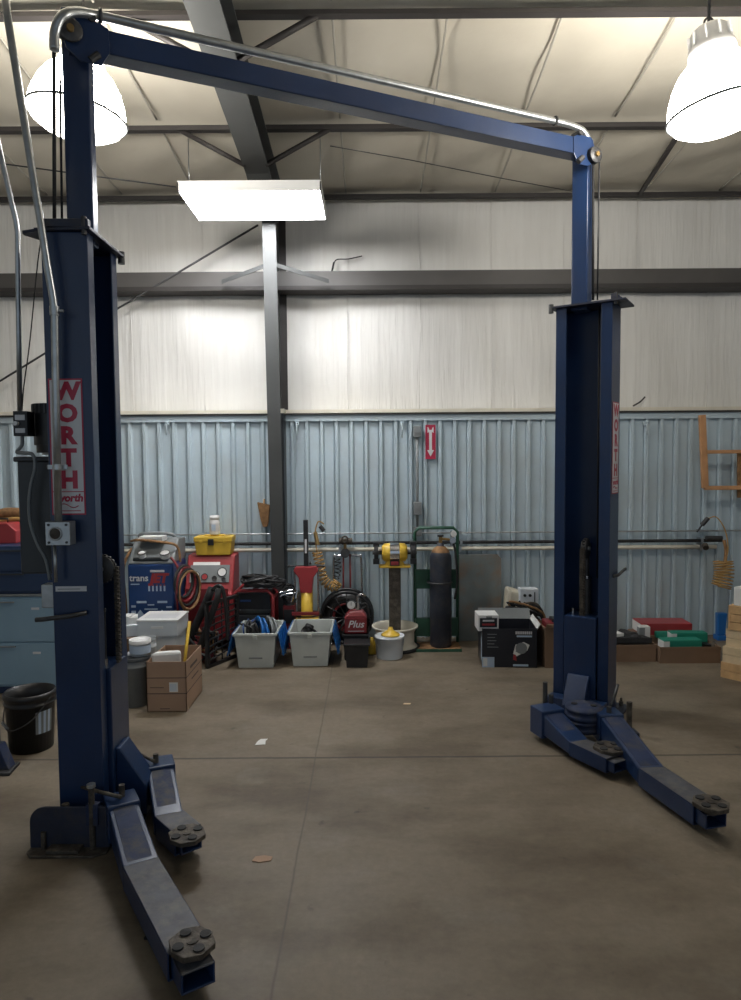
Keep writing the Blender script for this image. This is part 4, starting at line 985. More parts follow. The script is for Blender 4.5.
# --- totes
def tote(loc, label, rz, lidl=True):
    t = thing('storage_tote', label, 'tote', loc, rz, 'clear grey totes with blue flap lids')
    w0, w1, d0, d1, h, tt = .30, .36, .44, .50, .31, .006
    b = MB()
    def ring(w_, d_, z): return [(-w_/2, .25-d_/2, z), (w_/2, .25-d_/2, z), (w_/2, .25+d_/2, z), (-w_/2, .25+d_/2, z)]
    vs = ring(w0, d0, 0)+ring(w1, d1, h)+ring(w1-2*tt, d1-2*tt, h)+ring(w0-2*tt, d0-2*tt, tt)
    b.geo(vs, [(3,2,1,0), (0,1,5,4), (1,2,6,5), (2,3,7,6), (3,0,4,7), (4,5,9,8), (5,6,10,9), (6,7,11,10), (7,4,8,11), (8,9,13,12), (9,10,14,13), (10,11,15,14), (11,8,12,15), (12,13,14,15)], 'tote')
    obj('body', b, t, .004)
    b = MB(); z = h
    b.box(-w1/2-.012, w1/2+.012, .25-d1/2-.012, .25-d1/2, z-.025, z, 'tote').box(-w1/2-.012, w1/2+.012, .25+d1/2, .25+d1/2+.012, z-.025, z, 'tote').box(-w1/2-.012, -w1/2, 0, .5, z-.025, z, 'tote').box(w1/2, w1/2+.012, 0, .5, z-.025, z, 'tote')
    b.box(-.02, .02, -.022, -.012, z-.05, z-.01, 'tote').box(-.06, .06, -.002+.02, .03, .08, .095, 'grey')
    obj('rim', b, t, .004)
    for s in (-1, 1):
        b = MB(); pl = [(0, .02), (0, .12), (.03, .12), (.03, .2), (0, .2), (0, .30), (.03, .3), (.03, .38), (0, .38), (0, .48)]
        X_ = Matrix.Translation((s*(w1/2+.014), 0, z-.01)) @ RY(math.radians(s*(180-17)) if s > 0 else math.radians(17+180))
        # flap hanging down: plane spanned by y and -z
        ang = math.radians(13)*s
        r_ = Vector((math.sin(ang), 0, -math.cos(ang)))
        A = Matrix(((r_.x, 0, r_.z, s*(w1/2+.02)), (0, 1, 0, 0), (r_.z, 0, -r_.x, z-.005), (0, 0, 0, 1)))
        b.prism([(0, .01), (.20, .01), (.20, .10), (.22, .14), (.20, .18), (.20, .30), (.22, .34), (.20, .38), (.20, .49), (0, .49)], -.004, .004, 'toteblue', X=A)
        for k in range(4): b.box(.02, .19, .06+.11*k, .07+.11*k, -.009, .009, 'toteblue', X=A)
        obj('lid_flap', b, t, .002)
    return t
p = G(255, 669.5); tA = (p.x, p.y+.02, 0); tote(tA, 'clear grey tote holding blue reel hoses, left of the two with blue lids', 0)
p2 = G(310, 668); tB = (p2.x, p2.y+.02, 0); tote(tB, 'clear grey tote holding a dark part, right of the two with blue lids', 0)
# contents of left tote
bx_, by_ = tA[0], tA[1]+.25
for k, (dx, dy, r_, m_, lab) in enumerate(((-.06, .02, .10, 'rubber', 'black hose coil standing in the left tote'), (.03, -.03, .13, 'toteblue', 'bright blue hose coil standing in the left tote'), (.11, .04, .12, 'grey', 'grey hose coil at the right side of the left tote'))):
    b = MB()
    for j in range(6): b.torus((0, 0, 0), r_-.012*j if j < 4 else r_-.012*(j-3), .012, m_, axis=(1, .45, .1*(j % 3)), n=26, k=6, X=T(.012*j-.03, 0, 0))
    b.lathe([(0, -.02), (r_*.55, -.02), (r_*.55, .02), (0, .02)], 'black', 18, X=RY(PI/2))
    solo('hose_coil', b, lab, 'hose', (bx_+dx, by_+dy, .20+r_*.55), 0, 'hose coils in the left tote')
b = MB()
for k in range(10):
    a_ = Vector((bx_+random.uniform(-.12, -.03), by_+random.uniform(-.17, .1), .22)); b.tube(smooth([a_, a_+Vector((random.uniform(-.05, .05), 0, .1)), a_+Vector((random.uniform(-.08, .08), .05, .14))], 4), .009, random.choice(['rubber', 'machine', 'steel_dark']), 6)
b.box(bx_-.12, bx_+.1, by_-.18, by_+.18, .008, .13, 'greydark')
solo('loose_tools', b, 'jumble of dark tools and leads in the left tote', 'tools')
b = MB(); bx_, by_ = tB[0], tB[1]+.25
b.cyl((bx_-.05, by_-.05, .24), (bx_-.02, by_+.0, .31), .04, 'rubber').box(bx_-.10, bx_-.0, by_-.08, by_+.05, .2, .27, 'steel_dark').tube(smooth([(bx_-.08, by_, .28), (bx_-.03, by_-.08, .32), (bx_+.04, by_-.05, .26), (bx_+.09, by_, .2)]), .012, 'rubber').box(bx_-.12, bx_+.12, by_-.18, by_+.18, .015, .2, 'greydark')
solo('engine_part', b, 'dark machine part lying in the right tote', 'part', bevel=.004)

# --- strut spring compressor / jack
p = P(307, 640, 6.70)
t = thing('spring_compressor', 'red and yellow upright hydraulic jack with tall black post and chrome side rods', 'jack', (p.x, 6.72, 0))
def zz(y, Y=6.72): return P(307, y, Y).z
b = MB(); b.box(-.11, .11, -.13, .13, 0, zz(632), 'steel_dark').box(-.115, .115, -.13, .13, zz(634), zz(618), 'yellow'); obj('base', b, t, .008)
b = MB(); b.lathe([(.06, zz(618)), (.06, zz(590)), (.055, zz(590))], 'yellow', 20).box(-.09, -.02, -.03, .03, zz(620), zz(592), 'grease'); obj('cylinder', b, t)
b = MB(); b.prism([(-.12, zz(570)), (-.10, zz(566)), (.10, zz(566)), (.12, zz(570)), (.07, zz(577)), (.055, zz(592)), (-.055, zz(592)), (-.07, zz(577))], -.06, .06, 'red', X=FRONT(0, 0, 0)); b.box(-.18, .18, -.01, .01, zz(567), zz(565), 'steel_dark').cyl((-.18, 0, zz(566)), (-.165, 0, zz(566)), .014, 'black').cyl((.165, 0, zz(566)), (.18, 0, zz(566)), .014, 'black'); obj('head', b, t, .008)
for sx in (-.115, .115):
    b = MB(); b.cyl((sx, 0, zz(618)), (sx, 0, zz(568)), .010, 'chrome', n=10); obj('guide_rod', b, t)
b = MB(); b.box(-.022, .022, -.022, .022, zz(566), zz(520), 'black').box(-.010, .010, -.024, -.022, zz(553), zz(539), 'stick_white').cyl((.03, 0, zz(563)), (.05, 0, zz(563)), .015, 'black'); obj('handle_post', b, t, .003)
b = MB(); b.box(-.13, .13, -.15, -.12, zz(612), zz(609), 'reddark').cyl((-.13, -.13, zz(610)), (-.12, -.13, zz(616)), .01, 'black').torus((0, 0, zz(614)), .13, .008, 'steel_dark', axis=(0, 0, 1)); obj('foot_bar', b, t)

# --- hose reel
p = P(347, 625, 6.80)
t = thing('hose_reel', 'large black hose reel on chrome tube stand below the pipe valve', 'reel', (p.x, 6.82, 0))
R_ = .25; zc_ = max(P(347, 626, 6.8).z, .27)
b = MB()
for yy in (-.08, .08): b.torus((0, yy, zc_), R_, .016, 'black', n=40)
for k in range(12):
    a_ = 2*PI*k/12; b.tube([(0, -.08, zc_), (R_*math.cos(a_), -.08, zc_+R_*math.sin(a_))], .008, 'black', 6)
b.lathe([(R_*.93, -.008), (R_*.93, .008), (.0, .008), (0, -.008), (R_*.93, -.008)], 'black', 36, X=T(0, .07, zc_) @ RX(PI/2)); obj('drum', b, t)
b = MB()
for j in range(5):
    for k in range(3): b.torus((0, -.055+.027*j, zc_), .13+.024*k, .013, 'rubber' if k else 'reddark', n=32, k=6)
obj('wound_hose', b, t)
b = MB(); zt_ = P(347, 558, 6.8).z
b.tube(smooth([(-.13, .10, .05), (-.13, .10, zt_-.06), (-.10, .10, zt_), (-.04, .10, zt_+.01)], 6), .012, 'chrome', 8); b.tube(smooth([(.04, .10, zt_+.01), (.12, .10, zt_), (.145, .10, zt_-.06), (.15, .10, .05)], 6), .012, 'chrome', 8); b.tube([(-.15, -.12, .02), (-.15, .18, .02)], .012, 'chrome').tube([(.15, -.12, .02), (.15, .18, .02)], .012, 'chrome').tube([(-.15, 0, .02), (.15, 0, .02)], .012, 'chrome'); b.cyl((0, -.11, zc_), (0, .11, zc_), .02, 'steel')
b.tube([(-.13, 0, .02), (0, -.10, zc_), (.13, 0, .02)], .010, 'steel', 8)
obj('stand', b, t)
b = MB(); b.tube([(-.035, .12, zt_+.02), (-.04, .11, zc_)], .009, 'reddark', 6).tube([(.03, .12, zt_+.02), (.035, .11, zc_)], .009, 'reddark', 6)
b.tube(coil('', [Vector((-.10, .10, zt_-.02)), Vector((-.085, .09, zt_-.12)), Vector((-.11, .09, zt_-.22))], .03, .005, 'black', 6), .005, 'rubber', 6); obj('lead_hose', b, t)

# --- red vacuum pump on black crate
p = P(356, 655, 6.25)
h0 = P(356, 633, 6.25).z
t = thing('black_crate', 'black plastic crate under the red pump box', 'crate', (p.x-.0, 6.30, 0))
b = MB(); b.prism([(-.10, -.10), (.10, -.10), (.10, .10), (-.10, .10)], 0, h0, 'black', poly2=[(-.115, -.11), (.115, -.11), (.115, .11), (-.115, .11)]).box(-.12, .12, -.115, .115, h0-.02, h0, 'black'); obj('body', b, t, .006)
b = MB(); b.box(-.05, .05, -.118, -.11, h0-.06, h0-.035, 'greydark'); obj('grip', b, t)
t = thing('pump_can', 'red tin pump with round white gauge and white script lettering on the black crate', 'pump', (p.x, 6.30, h0))
b = MB(); b.box(-.10, .10, -.08, .08, 0, .15, 'reddark').prism([(-.10, -.08), (.10, -.08), (.10, .08), (-.10, .08)], .15, .20, 'reddark', poly2=[(-.05, -.05), (.06, -.05), (.06, .05), (-.05, .05)]); obj('body', b, t, .01)
b = MB(); b.text('Plus', .09, 'stick_white', FRONT(0, -.0815, .085), .01, .001, .3); b.box(-.07, .075, .022, .027, .0, .001, 'stick_white', X=FRONT(0, -.0815, 0)); obj('lettering', b, t)
b = MB(); b.cyl((-.04, -.02, .255), (-.04, -.045, .255), .042, 'steel_dark', n=22).cyl((-.04, -.045, .255), (-.04, -.048, .255), .036, 'gauge', n=22).box(-.042, -.038, -.05, -.048, .25, .28, 'black'); obj('gauge', b, t)
b = MB(); b.cyl((0.02, 0, .20), (.02, 0, .27), .025, 'chrome').cyl((.02, 0, .27), (.02, 0, .33), .014, 'chrome').tube([(.02, 0, .33), (.05, 0, .345), (.09, 0, .33)], .010, 'chrome').tube(smooth([(.03, 0, .24), (.09, 0, .26), (.11, 0, .22), (.13, 0, .1)]), .008, 'rubber'); obj('pump_head', b, t)
# small black bin in front
p = G(357, 668)
t = thing('small_bin', 'small black rectangular bin on the floor in front of the red pump', 'bin', (p.x, p.y+.09, 0))
h = P(357, 645, p.y).z
b = MB(); tt = .005
def tub(b, w0, d0, w1, d1, h, m, t_=.006):
    def ring(w_, d_, z): return [(-w_/2, -d_/2, z), (w_/2, -d_/2, z), (w_/2, d_/2, z), (-w_/2, d_/2, z)]
    vs = ring(w0, d0, 0)+ring(w1, d1, h)+ring(w1-2*t_, d1-2*t_, h)+ring(w0-2*t_, d0-2*t_, t_)
    b.geo(vs, [(3,2,1,0), (0,1,5,4), (1,2,6,5), (2,3,7,6), (3,0,4,7), (4,5,9,8), (5,6,10,9), (6,7,11,10), (7,4,8,11), (8,9,13,12), (9,10,14,13), (10,11,15,14), (11,8,12,15), (12,13,14,15)], m)
tub(b, .18, .17, .21, .19, h, 'black'); obj('body', b, t, .006)
b = MB(); b.box(-.115, .115, -.10, .10, h-.012, h+.008, 'black'); obj('lid', b, t, .006)
# yellow spray/funnel small beside bin
b = MB(); b.lathe([(0, 0), (.035, 0), (.037, .01), (.037, .10), (.02, .13), (.012, .15), (0, .15)], 'yellow', 16); q = G(372, 655); solo('oil_bottle', b, 'small yellow bottle between the black bin and the white bucket', 'bottle', (q.x, q.y+.05, 0))
# --- white bucket with yellow funnel
p = G(390, 661)
t = thing('white_bucket', 'white plastic bucket with a yellow funnel in it below the bench grinder', 'bucket', (p.x, p.y+.13, 0))
h = P(390, 637, p.y+.06).z; R_ = .132
b = MB(); b.lathe([(0, 0), (R_*.88, 0), (R_*.9, .01), (R_, h-.02), (R_*1.04, h-.018), (R_*1.04, h), (R_*.98, h), (R_*.88, .02), (0, .02)], 'whiteplastic', 32); obj('body', b, t)
b = MB(); b.tube(arc((0, -R_*.3, h-.03), R_*1.0, PI, 2*PI, 14), .003, 'steel', 5); obj('handle', b, t)
b = MB(); b.lathe([(.085, 0), (.082, .004), (.03, .035), (.022, .05), (.018, .065), (.015, .065)], 'yellow', 24); b.lathe([(.085, 0), (.086, -.008), (.0, -.008)], 'yellow', 24)
solo('funnel', b, 'yellow funnel upside down on the white bucket', 'funnel', (p.x+.01, p.y+.13, h+.009))
# --- grinder pedestal
p = P(395, 640, 6.62)
t = thing('bench_grinder', 'yellow bench grinder with two black wheels on a dark pipe pedestal', 'grinder', (p.x, 6.62, 0))
hp = P(395, 567, 6.62).z
b = MB(); b.box(-.055, .055, -.05, .05, .02, hp, 'rust') if 'rust' in M else b.box(-.055, .055, -.05, .05, .02, hp, 'grease'); b.box(-.08, .08, -.08, .08, 0, .02, 'grease'); obj('pedestal', b, t, .004)
b = MB(); b.box(-.15, .15, -.07, .07, hp, hp+.022, 'yellow').prism([(-.10, hp+.02), (.10, hp+.02), (.06, hp+.08), (-.06, hp+.08)], -.05, .05, 'yellow', X=FRONT(0, 0, 0)); obj('base_plate', b, t, .006)
b = MB(); zg = hp+.14; b.lathe([(0, -.12), (.06, -.12), (.085, -.10), (.09, -.05), (.09, .05), (.085, .10), (.06, .12), (0, .12)], 'yellow', 28, X=T(0, 0, zg) @ RY(PI/2)); b.lathe([(.092, -.045), (.092, .045)], 'chrome', 28, X=T(0, 0, zg) @ RY(PI/2)); obj('motor_housing', b, t)
b = MB(); b.box(-.035, .035, -.08, -.06, hp+.03, hp+.065, 'red').box(-.045, .045, -.075, -.055, hp+.022, hp+.072, 'black'); obj('switch', b, t, .003)
for sx in (-1, 1):
    b = MB(); b.cyl((sx*.155, 0, zg), (sx*.195, 0, zg), .095, 'rubber', n=28).cyl((sx*.12, 0, zg), (sx*.21, 0, zg), .02, 'steel_dark').box(sx*.175-.03, sx*.175+.03, -.09, -.05, zg-.10, zg-.05, 'black').box(sx*.175-.028, sx*.175+.028, -.06, .06, zg+.06, zg+.105, 'black'); obj('grinding_wheel', b, t, .003)
# wheel rim at the base
t = thing('wheel_rim', 'tan painted steel wheel rim lying flat around the grinder pedestal', 'wheel', (p.x+.0, 6.62, 0))
b = MB(); R_ = .215; b.lathe([(R_*.96, 0), (R_*1.03, .004), (R_*1.03, .02), (R_*.94, .03), (R_*.86, .06), (R_*.86, .16), (R_*.94, .195), (R_*1.03, .205), (R_*1.03, .222), (R_*.97, .222), (R_*.9, .20), (R_*.82, .16), (R_*.82, .06), (R_*.88, .02), (R_*.96, 0)], 'cream', 36); obj('rim', b, t)
b = MB(); b.lathe([(R_*.83, .10), (.13, .12), (.12, .09), (.12, .08), (.13, .10), (R_*.83, .08), (R_*.83, .10)], 'cream', 30); obj('disc', b, t)
b = MB(); b.torus((0, 0, .012), R_*1.05, .018, 'rubber', axis=(0, 0, 1), n=36); obj('rubber_ring', b, t)

# --- cylinder cart
p = G(439, 652)
t = thing('cylinder_cart', 'green tubular gas cylinder cart standing against the ribbed wall', 'cart', (p.x, p.y+.14, 0))
Yc = p.y+.14; hc = P(439, 528, Yc+.1).z; w = .205
b = MB(); pts = [(-w, .12, .03), (-w, .12, hc-.04), (-w+.04, .12, hc), (w-.04, .12, hc), (w, .12, hc-.04), (w, .12, .03)]; b.tube(pts, .016, 'green', 10); b.tube([(-w, .12, .25), (w, .12, .25)], .010, 'green', 8); obj('frame', b, t)
b = MB(); b.box(-w-.01, w+.01, -.14, .16, .0, .022, 'brown').box(-w-.01, w+.01, -.145, -.14, 0, .03, 'green'); obj('base_plate', b, t, .003)
for y0, y1 in ((571, 590), (620, 638)):
    b = MB(); za, zb_ = P(439, y1, Yc).z, P(439, y0, Yc).z
    b.box(-w, -.06, .07, .12, za, zb_, 'green').box(.12, w, .07, .12, za, zb_, 'green').box(-w, w, .12, .14, za+.01, zb_-.02, 'green'); obj('cradle', b, t, .004)
b = MB(); zz_ = P(439, 582, Yc).z; b.torus((.02, .0, zz_), .115, .008, 'steel_dark', axis=(0, 0, 1), n=26, k=6); obj('chain', b, t)
t = thing('gas_cylinder', 'tall dark gas cylinder with valve and regulator strapped on the green cart', 'gas cylinder', (p.x+.03, Yc, .022))
hcy = P(445, 546, Yc).z-.022; R_ = .103
b = MB(); b.lathe([(0, 0), (R_*.9, 0), (R_, .02), (R_, hcy-.13), (R_*.96, hcy-.09), (R_*.8, hcy-.045), (R_*.5, hcy-.012), (R_*.32, hcy), (R_*.32, hcy+.03), (0, hcy+.03)], 'cyl', 32); obj('body', b, t)
b = MB(); b.lathe([(R_*.97, hcy-.10), (R_*.81, hcy-.046), (R_*.51, hcy-.011), (R_*.33, hcy+.002)], 'brown', 32); obj('shoulder', b, t, label='brown cylinder shoulder')
b = MB(); b.cyl((0, 0, hcy+.02), (0, 0, hcy+.09), .018, 'brass').cyl((0, 0, hcy+.07), (.10, -.01, hcy+.06), .012, 'brass').cyl((0, 0, hcy+.09), (0, 0, hcy+.105), .03, 'black'); obj('valve', b, t)
b = MB(); b.cyl((.11, -.02, hcy+.06), (.11, -.06, hcy+.06), .03, 'chrome').cyl((.12, -.02, hcy+.12), (.12, -.05, hcy+.12), .028, 'gauge').cyl((.11, -.03, hcy+.06), (.12, -.03, hcy+.12), .009, 'brass'); b.cyl((.11, 0, hcy+.0), (.11, 0, hcy+.14), .018, 'chrome'); obj('regulator', b, t)
b = MB(); b.tube(smooth([(.12, -.04, hcy+.03), (.14, -.06, hcy-.1), (.15, -.05, hcy-.35), (.13, -.04, hcy-.5), (.16, -.02, hcy-.3), (.15, 0, hcy-.15)]), .010, 'rubber', 8); obj('gas_hose', b, t)

# --- weathered sheet
p = P(480, 645, 6.9)
w = .44; h = P(480, 554, 6.92).z
b = MB(); b.prism([(-w/2, 0), (w/2, 0), (w/2, h-.04), (w/2-.03, h), (-w/2, h)], -.012, .012, 'rustpanel', X=FRONT(0, 0, 0) @ RX(math.radians(-3)))
t = thing('metal_sheet', 'weathered grey sheet metal panel with a rust patch leaning on the wall', 'panel', (P(479, 640, 6.85).x, 6.86, .0)); obj('sheet', b, t, .004)
b = MB(); b.prism([(w/2-.012, 0), (w/2+.004, 0), (w/2+.004, h-.04), (w/2-.012, h-.03)], -.02, .014, 'rustpanel', X=FRONT(0, 0, 0) @ RX(math.radians(-3))); obj('folded_edge', b, t)

# --- black printed box
p = G(509.5, 667.5)
t = thing('product_box', 'black printed carton with a tool picture, open on top, near the far lift post', 'box', (p.x, p.y, 0), math.radians(-4))
w, dp, h = .47, .40, P(509, 629, p.y).z; tt = .006
b = MB(); b.box(-w/2, w/2, 0, tt, 0, h, 'boxblack').box(-w/2, w/2, dp-tt, dp, 0, h, 'boxblack').box(-w/2, -w/2+tt, 0, dp, 0, h, 'boxblack').box(w/2-tt, w/2, 0, dp, 0, h, 'boxblack').box(-w/2, w/2, 0, dp, 0, tt, 'boxblack'); obj('body', b, t)
b = MB(); X = FRONT(0, -.001, 0)
b.box(-.235, -.13, .0, .09, 0, .001, 'label', X=X).box(-.225, -.19, .01, .08, .001, .002, 'paper', X=X)
for k in range(9): b.box(.05+.016*k, .062+.016*k, h-.045, h-.02, 0, .001, 'stick_white', X=X)
b.box(.06, .19, h-.07, h-.055, 0, .001, 'label', X=X)
for k in range(5): b.box(-.19, -.19+random.uniform(.05, .13), h-.05-.028*k, h-.045-.028*k, 0, .001, 'grey', X=X)
b.box(.03, .16, .012, .03, 0, .001, 'label', X=X)
b.box(-w/2-.001, -w/2, .03, .10, .05, h-.05, 'label')
obj('printing', b, t)
b = MB(); b.lathe([(0, 0), (.03, .002), (.05, .001)], 'grey', 16, X=X @ T(.10, .17, .001)); b.prism([(.03, .12), (.06, .10), (.15, .15), (.17, .20), (.12, .225), (.05, .20)], .001, .002, 'paper', X=X); b.prism([(.03, .07), (.06, .06), (.055, .11), (.035, .12)], .001, .003, 'red', X=X); b.prism([(.05, .14), (.10, .13), (.15, .18), (.12, .21), (.07, .19)], .002, .003, 'grey', X=X); obj('tool_picture', b, t)
for s, rx in ((1, .6),):
    b = MB(); b.box(w/2-.004, w/2+.004, .0, .40, h, h+.05, 'paper', X=T(w/2, 0, h) @ RY(.5) @ T(-w/2, 0, -h)); obj('flap', b, t, label='pale inner flap')
b = MB(); b.box(-w/2, w/2, dp-.004, dp, h, h+.10, 'grey', X=T(0, dp, h) @ RX(-.5) @ T(0, -dp, -h)); obj('flap', b, t)
q = P(489, 630, p.y+.02)
t = thing('small_carton', 'small white carton with dark label and red print on the black carton', 'box', (q.x, p.y+.05, h-.03))
b = MB(); b.box(-.09, .09, 0, .20, 0, .14, 'white'); obj('body', b, t, .003)
b = MB(); b.box(-.075, .075, -.002, 0, .035, .115, 'boxblack').box(-.055, .055, -.003, -.002, .05, .068, 'red').box(-.05, .05, -.003, -.002, .085, .1, 'stick_white').box(-.02, .03, -.003, -.001, .115, .13, 'grey'); obj('printing', b, t)

# --- cream shade / bag and control unit behind
q = P(520, 612, 6.7)
t = thing('cloth_cover', 'cream cloth cover slumped on a stand behind the grey control box', 'cover', (q.x, 6.75, 0))
zt_ = P(510, 588, 6.7).z
b = MB(); b.prism([(-.14, .30), (.18, .30), (.13, zt_-.16), (.06, zt_-.06), (-.02, zt_-.03), (-.12, zt_)], -.12, .12, 'sackcream', X=FRONT(0, 0, 0)); obj('cloth', b, t, .03, 3)
b = MB(); b.box(-.12, .14, -.1, .1, 0, .30, 'greydark'); obj('stand', b, t, .01)
q = P(530.5, 615, 6.5); z0 = P(530, 614, 6.5).z; z1 = P(530, 590, 6.5).z
t = thing('control_box', 'grey electrical control box with rows of black buttons behind the black carton', 'control box', (q.x, 6.55, 0))
b = MB(); b.box(-.085, .085, 0, .12, z0-.1, z1, 'whiteplastic').box(-.07, .07, .02, .10, 0, z0-.1, 'greydark'); obj('housing', b, t, .006)
for i in range(2):
    for j in range(3):
        b = MB(); b.cyl((-.045+.05*i, 0, z1-.06-.075*j), (-.045+.05*i, -.015, z1-.06-.075*j), .014, 'black', n=12); obj('button', b, t)
b = MB(); b.box(.045, .055, -.004, 0, z0-.02, z1-.03, 'greydark'); obj('meter_strip', b, t)
b = MB()
for k in range(9): b.tube(smooth([P(495+random.uniform(0, 40), 613+random.uniform(-4, 4), 6.45), P(505+random.uniform(0, 25), 605+random.uniform(-4, 4), 6.43), P(520+random.uniform(0, 20), 610+random.uniform(-6, 4), 6.42), P(545, 622+random.uniform(-6, 6), 6.44)]), random.uniform(.007, .014), random.choice(['rubber', 'rubber', 'grease', 'brown']), 6)
solo('cable_bundle', b, 'bundle of dark hoses lying over the black carton in front of the control box', 'cables')

# --- cardboard box partly hidden
p = G(559, 668)
t = thing('cardboard_box', 'plain brown open carton between the black carton and the far lift post', 'box', (p.x, p.y+.0, 0))
h = P(548, 628, p.y).z
b = MB(); tub(b, .24, .3, .24, .3, h, 'carddark', .005); b.M = Matrix.Identity(4); o = obj('body', b, t); o.location = (0, .15, 0)
b = MB(); b.box(-.12, .12, .0, .004, h, h+.07, 'card', X=T(0, .0, h) @ RX(.9) @ T(0, 0, -h)); obj('flap', b, t)
b = MB(); b.box(-.09, .09, .05, .25, .01, h+.03, 'reddark').box(-.04, .08, .08, .2, h+.03, h+.06, 'black'); solo('parts_case', b, 'dark red case sitting in the plain brown carton', 'case', (p.x, p.y, 0), bevel=.006)

# --- trays right
p = G(636, 661)
def tray(x0, x1, ybase, ytop, dep, label, m='carddark'):
    a = G(x0, ybase); c = G(x1, ybase); h = P((x0+x1)/2, ytop, a.y).z; w = c.x-a.x
    t = thing('cardboard_tray', label, 'tray', ((a.x+c.x)/2, a.y, 0), 0, 'shallow cardboard trays')
    b = MB(); tub(b, w, dep, w, dep, h, m, .005); o = obj('body', b, t); o.location = (0, dep/2, 0)
    b = MB(); b.box(-w/2-.004, w/2+.004, -.004, 0, h-.03, h, m); obj('rim', b, t)
    return t, h, w, a.y
t1, h1, w1, y1 = tray(606, 656.5, 662, 645, .36, 'brown cardboard tray of black parts just right of the far lift post')
t2, h2, w2, y2 = tray(660, 721, 663.5, 647, .36, 'brown cardboard tray holding green boxes, nearest the wooden crates')
x1_ = t1.location.x; x2_ = t2.location.x
def pkg(name, x, y, z, w, d_, h, m, label, cat='box', rz=0, group=None, m2=None):
    t = thing(name, label, cat, (x, y, z), rz, group)
    b = MB(); b.box(-w/2, w/2, -d_/2, d_/2, 0, h, m); obj('body', b, t, .004)
    b = MB(); b.box(-w/2-.0015, -w/2+.05, -d_/2-.0015, d_/2, .01, h-.01, m2 or 'paper'); obj('end_label', b, t)
    return t
b = MB()
for k in range(5):
    b.tube(smooth([(random.uniform(-.18, 0), random.uniform(.05, .3), h1-.03), (random.uniform(-.1, .1), random.uniform(.05, .3), h1+.05), (random.uniform(.0, .18), random.uniform(.05, .3), h1+.01)]), .025, 'rubber', 8)
b.box(-.18, .18, .03, .30, .02, h1-.01, 'black'); b.prism([(-.2, .06), (.2, .04), (.16, .16), (-.15, .2)], h1, h1+.05, 'rubber')
solo('rubber_mats', b, 'black rubber parts heaped in the cardboard tray by the far post', 'parts', (x1_, y1, 0), bevel=.004)
pkg('parts_box', x1_-.12, y1+.12, h1+.052, .16, .10, .03, 'paper', 'small pale box on the black rubber parts', rz=.3)
qz = P(665, 632, y2+.5).z; z_r = P(665, 622, y2+.5).z
X0 = P(640, 625, y2+.45).x; X1_ = P(690, 625, y2+.45).x
b = MB(); b.box(X0-.04, X1_+.04, y2+.38, y2+.66, 0, P(665, 634, y2+.45).z, 'carddark'); solo('cardboard_box', b, 'long brown carton behind the green boxes, under the red box', 'box', bevel=.004)
zr0 = P(665, 634, y2+.45).z
pkg('long_box', (X0+X1_)/2, y2+.52, zr0, X1_-X0, .24, .11, 'red', 'long red box behind the green boxes against the wall', rz=-.03)
pkg('parts_box', P(643, 633, y2+.36).x, y2+.345, h1+.0, .10, .06, .10, 'paper', 'small upright white packet left of the red box', m2='grey')
z_ = h2-.05
b = MB(); b.box(x2_-.25, x2_+.25, y2+.03, y2+.30, .01, z_, 'ink'); solo('packing_filler', b, 'dark parts filling the tray under the green boxes', 'parts')
pkg('filter_box', P(682, 640, y2+.06).x, y2+.10, z_, .34, .12, .10, 'teal', 'teal green box with white end in the tray, front one', rz=.03, group='green boxes in the cardboard tray')
pkg('filter_box', P(690, 634, y2+.2).x, y2+.25, z_, .32, .10, .125, 'teal', 'teal green box behind another in the tray, nearer the wall', rz=-.08, group='green boxes in the cardboard tray')
b = MB(); b.box(-.03, .03, -.05, .05, 0, .05, 'black').cyl((.05, 0, .02), (.09, 0, .04), .03, 'grease'); solo('small_motor', b, 'small dark part at the right end of the green box tray', 'part', (x2_+.19, y2+.12, z_), bevel=.004)
pkg('parts_box', P(668, 631, y2+.33).x, y2+.34, h2+.0, .22, .05, .055, 'teal', 'flat pale green box lying on the tray rim before the red box', m2='teal')

# blue tool on wall floor
q = P(723, 640, 6.8)
b = MB(); b.prism([(-.04, .0), (.03, .0), (.05, .22), (-.045, .22)], -.03, .03, 'toteblue', X=FRONT(0, 0, 0)).box(-.05, .04, -.05, .05, -.2, 0, 'toteblue'); solo('blue_tub', b, 'narrow blue plastic tub against the wall behind the wooden crates', 'tub', (q.x, 6.85, P(723, 636, 6.8).z), bevel=.006)

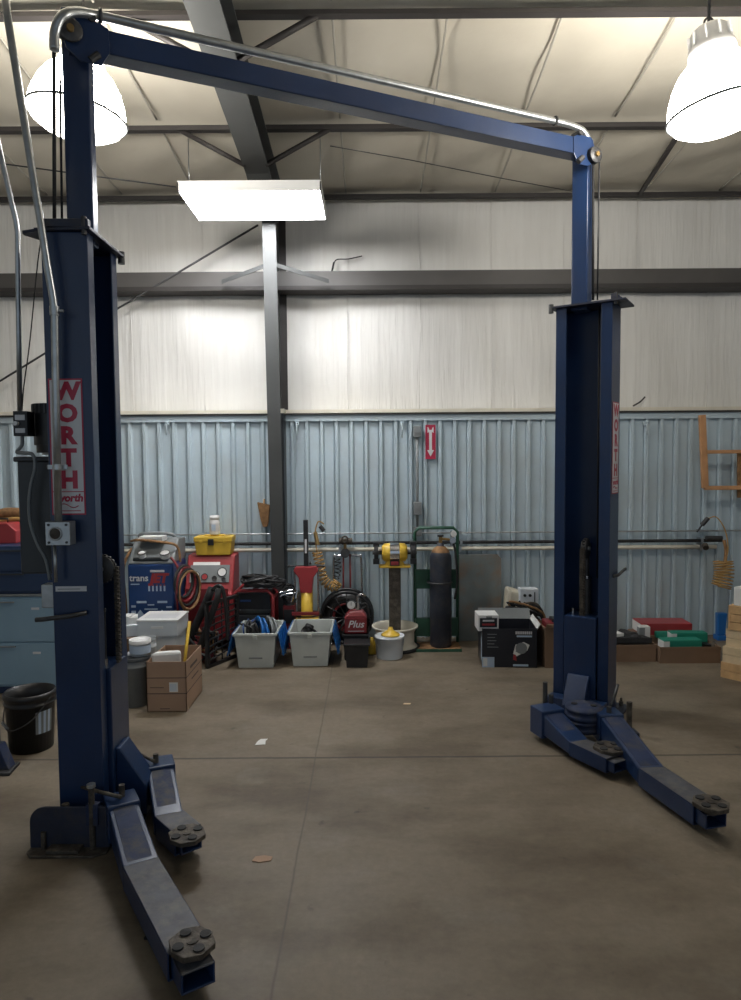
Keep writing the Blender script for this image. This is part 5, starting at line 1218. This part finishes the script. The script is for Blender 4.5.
# --- wooden crates at right edge
base = G(727, 672)
cx, cy = base.x+.11, base.y-.16
zs = [0, .13, .26, .40, .60]
labs = ['low pale wooden crate at the bottom of the stack by the right edge', 'rough pine crate second from the bottom of the right edge stack', 'pale wooden crate third from the bottom of the right edge stack', 'tall pine box fourth from the bottom of the right edge stack']
for k in range(4):
    z0, z1 = zs[k], zs[k+1]; rz = math.radians((38, 40, 35, 43)[k]); sz = (.33, .33, .30, .31)[k]
    t = thing('wooden_crate', labs[k], 'crate', (cx+.01*k, cy, z0), rz, 'wooden crates stacked by the right edge')
    m_ = ('wood', 'woodpale', 'woodpale', 'wood')[k]
    b = MB(); n = 2 if k < 3 else 3
    for j in range(n):
        a_, c_ = (z1-z0)*j/n, (z1-z0)*(j+1)/n-.004
        b.box(-sz/2, sz/2, -sz/2, -sz/2+.018, a_, c_, m_).box(-sz/2, sz/2, sz/2-.018, sz/2, a_, c_, m_).box(-sz/2, -sz/2+.018, -sz/2+.018, sz/2-.018, a_, c_, m_).box(sz/2-.018, sz/2, -sz/2+.018, sz/2-.018, a_, c_, m_)
    b.box(-sz/2+.01, sz/2-.01, -sz/2+.01, sz/2-.01, 0, .01, m_)
    obj('side_boards', b, t, .003)
    b = MB(); b.box(-sz/2, sz/2, -sz/2, sz/2, z1-z0-.012, z1-z0, m_); obj('lid', b, t, .003)
b = MB(); b.box(-.1, .1, -.08, .08, 0, .15, 'paper'); solo('paper_block', b, 'white packet on top of the wooden crate stack', 'packet', (cx-.02, cy, .60), .6, bevel=.006)
# hidden pallet-sized box behind crates
# --- scraps on the floor
q = G(261, 742)
b = MB(); b.prism([(-.04, -.045), (.025, -.05), (.03, .01), (.045, .035), (0, .04), (-.02, .01)], .001, .004, 'paper'); solo('paper_scrap', b, 'white paper scrap lying on the concrete in front of the blue lidded totes', 'paper', (q.x, q.y, 0), .2)
q = G(262, 860)
b = MB(); b.prism([(-.045, -.01), (-.01, -.022), (.04, -.015), (.048, .01), (.01, .022), (-.03, .018)], 0, .004, 'card'); o = solo('cardboard_scrap', b, 'small tan cardboard scrap on the concrete near the retracted left arm', 'cardboard', (q.x, q.y, .003), .1); o.rotation_euler = (.12, 0, .1)
q = G(407, 704)
b = MB(); b.prism([(-.03, -.012), (.02, -.015), (.03, .01), (-.02, .012)], .001, .004, 'woodpale'); solo('paper_scrap', b, 'tiny pale scrap on the concrete in front of the white bucket', 'paper', (q.x, q.y, 0))
q = G(150, 938)
b = MB(); b.prism([(-.02, -.01), (.01, -.014), (.02, .008), (-.01, .012)], 0, .01, 'rubber'); solo('debris_chip', b, 'small black chip on the floor left of the long near swing arm', 'debris', (q.x, q.y, 0))

# ================================================================== WORLD (daylight entering from the open bay behind the camera)
w = bpy.data.worlds.new('world'); sc.world = w; w.use_nodes = True
bg = w.node_tree.nodes['Background']; bg.inputs['Color'].default_value = (.72, .86, 1, 1); bg.inputs['Strength'].default_value = .36
sc.view_settings.view_transform = 'Standard'; sc.view_settings.look = 'None'; sc.view_settings.gamma = 1
sc.view_settings.use_curve_mapping = False
sc.view_settings.exposure = .27
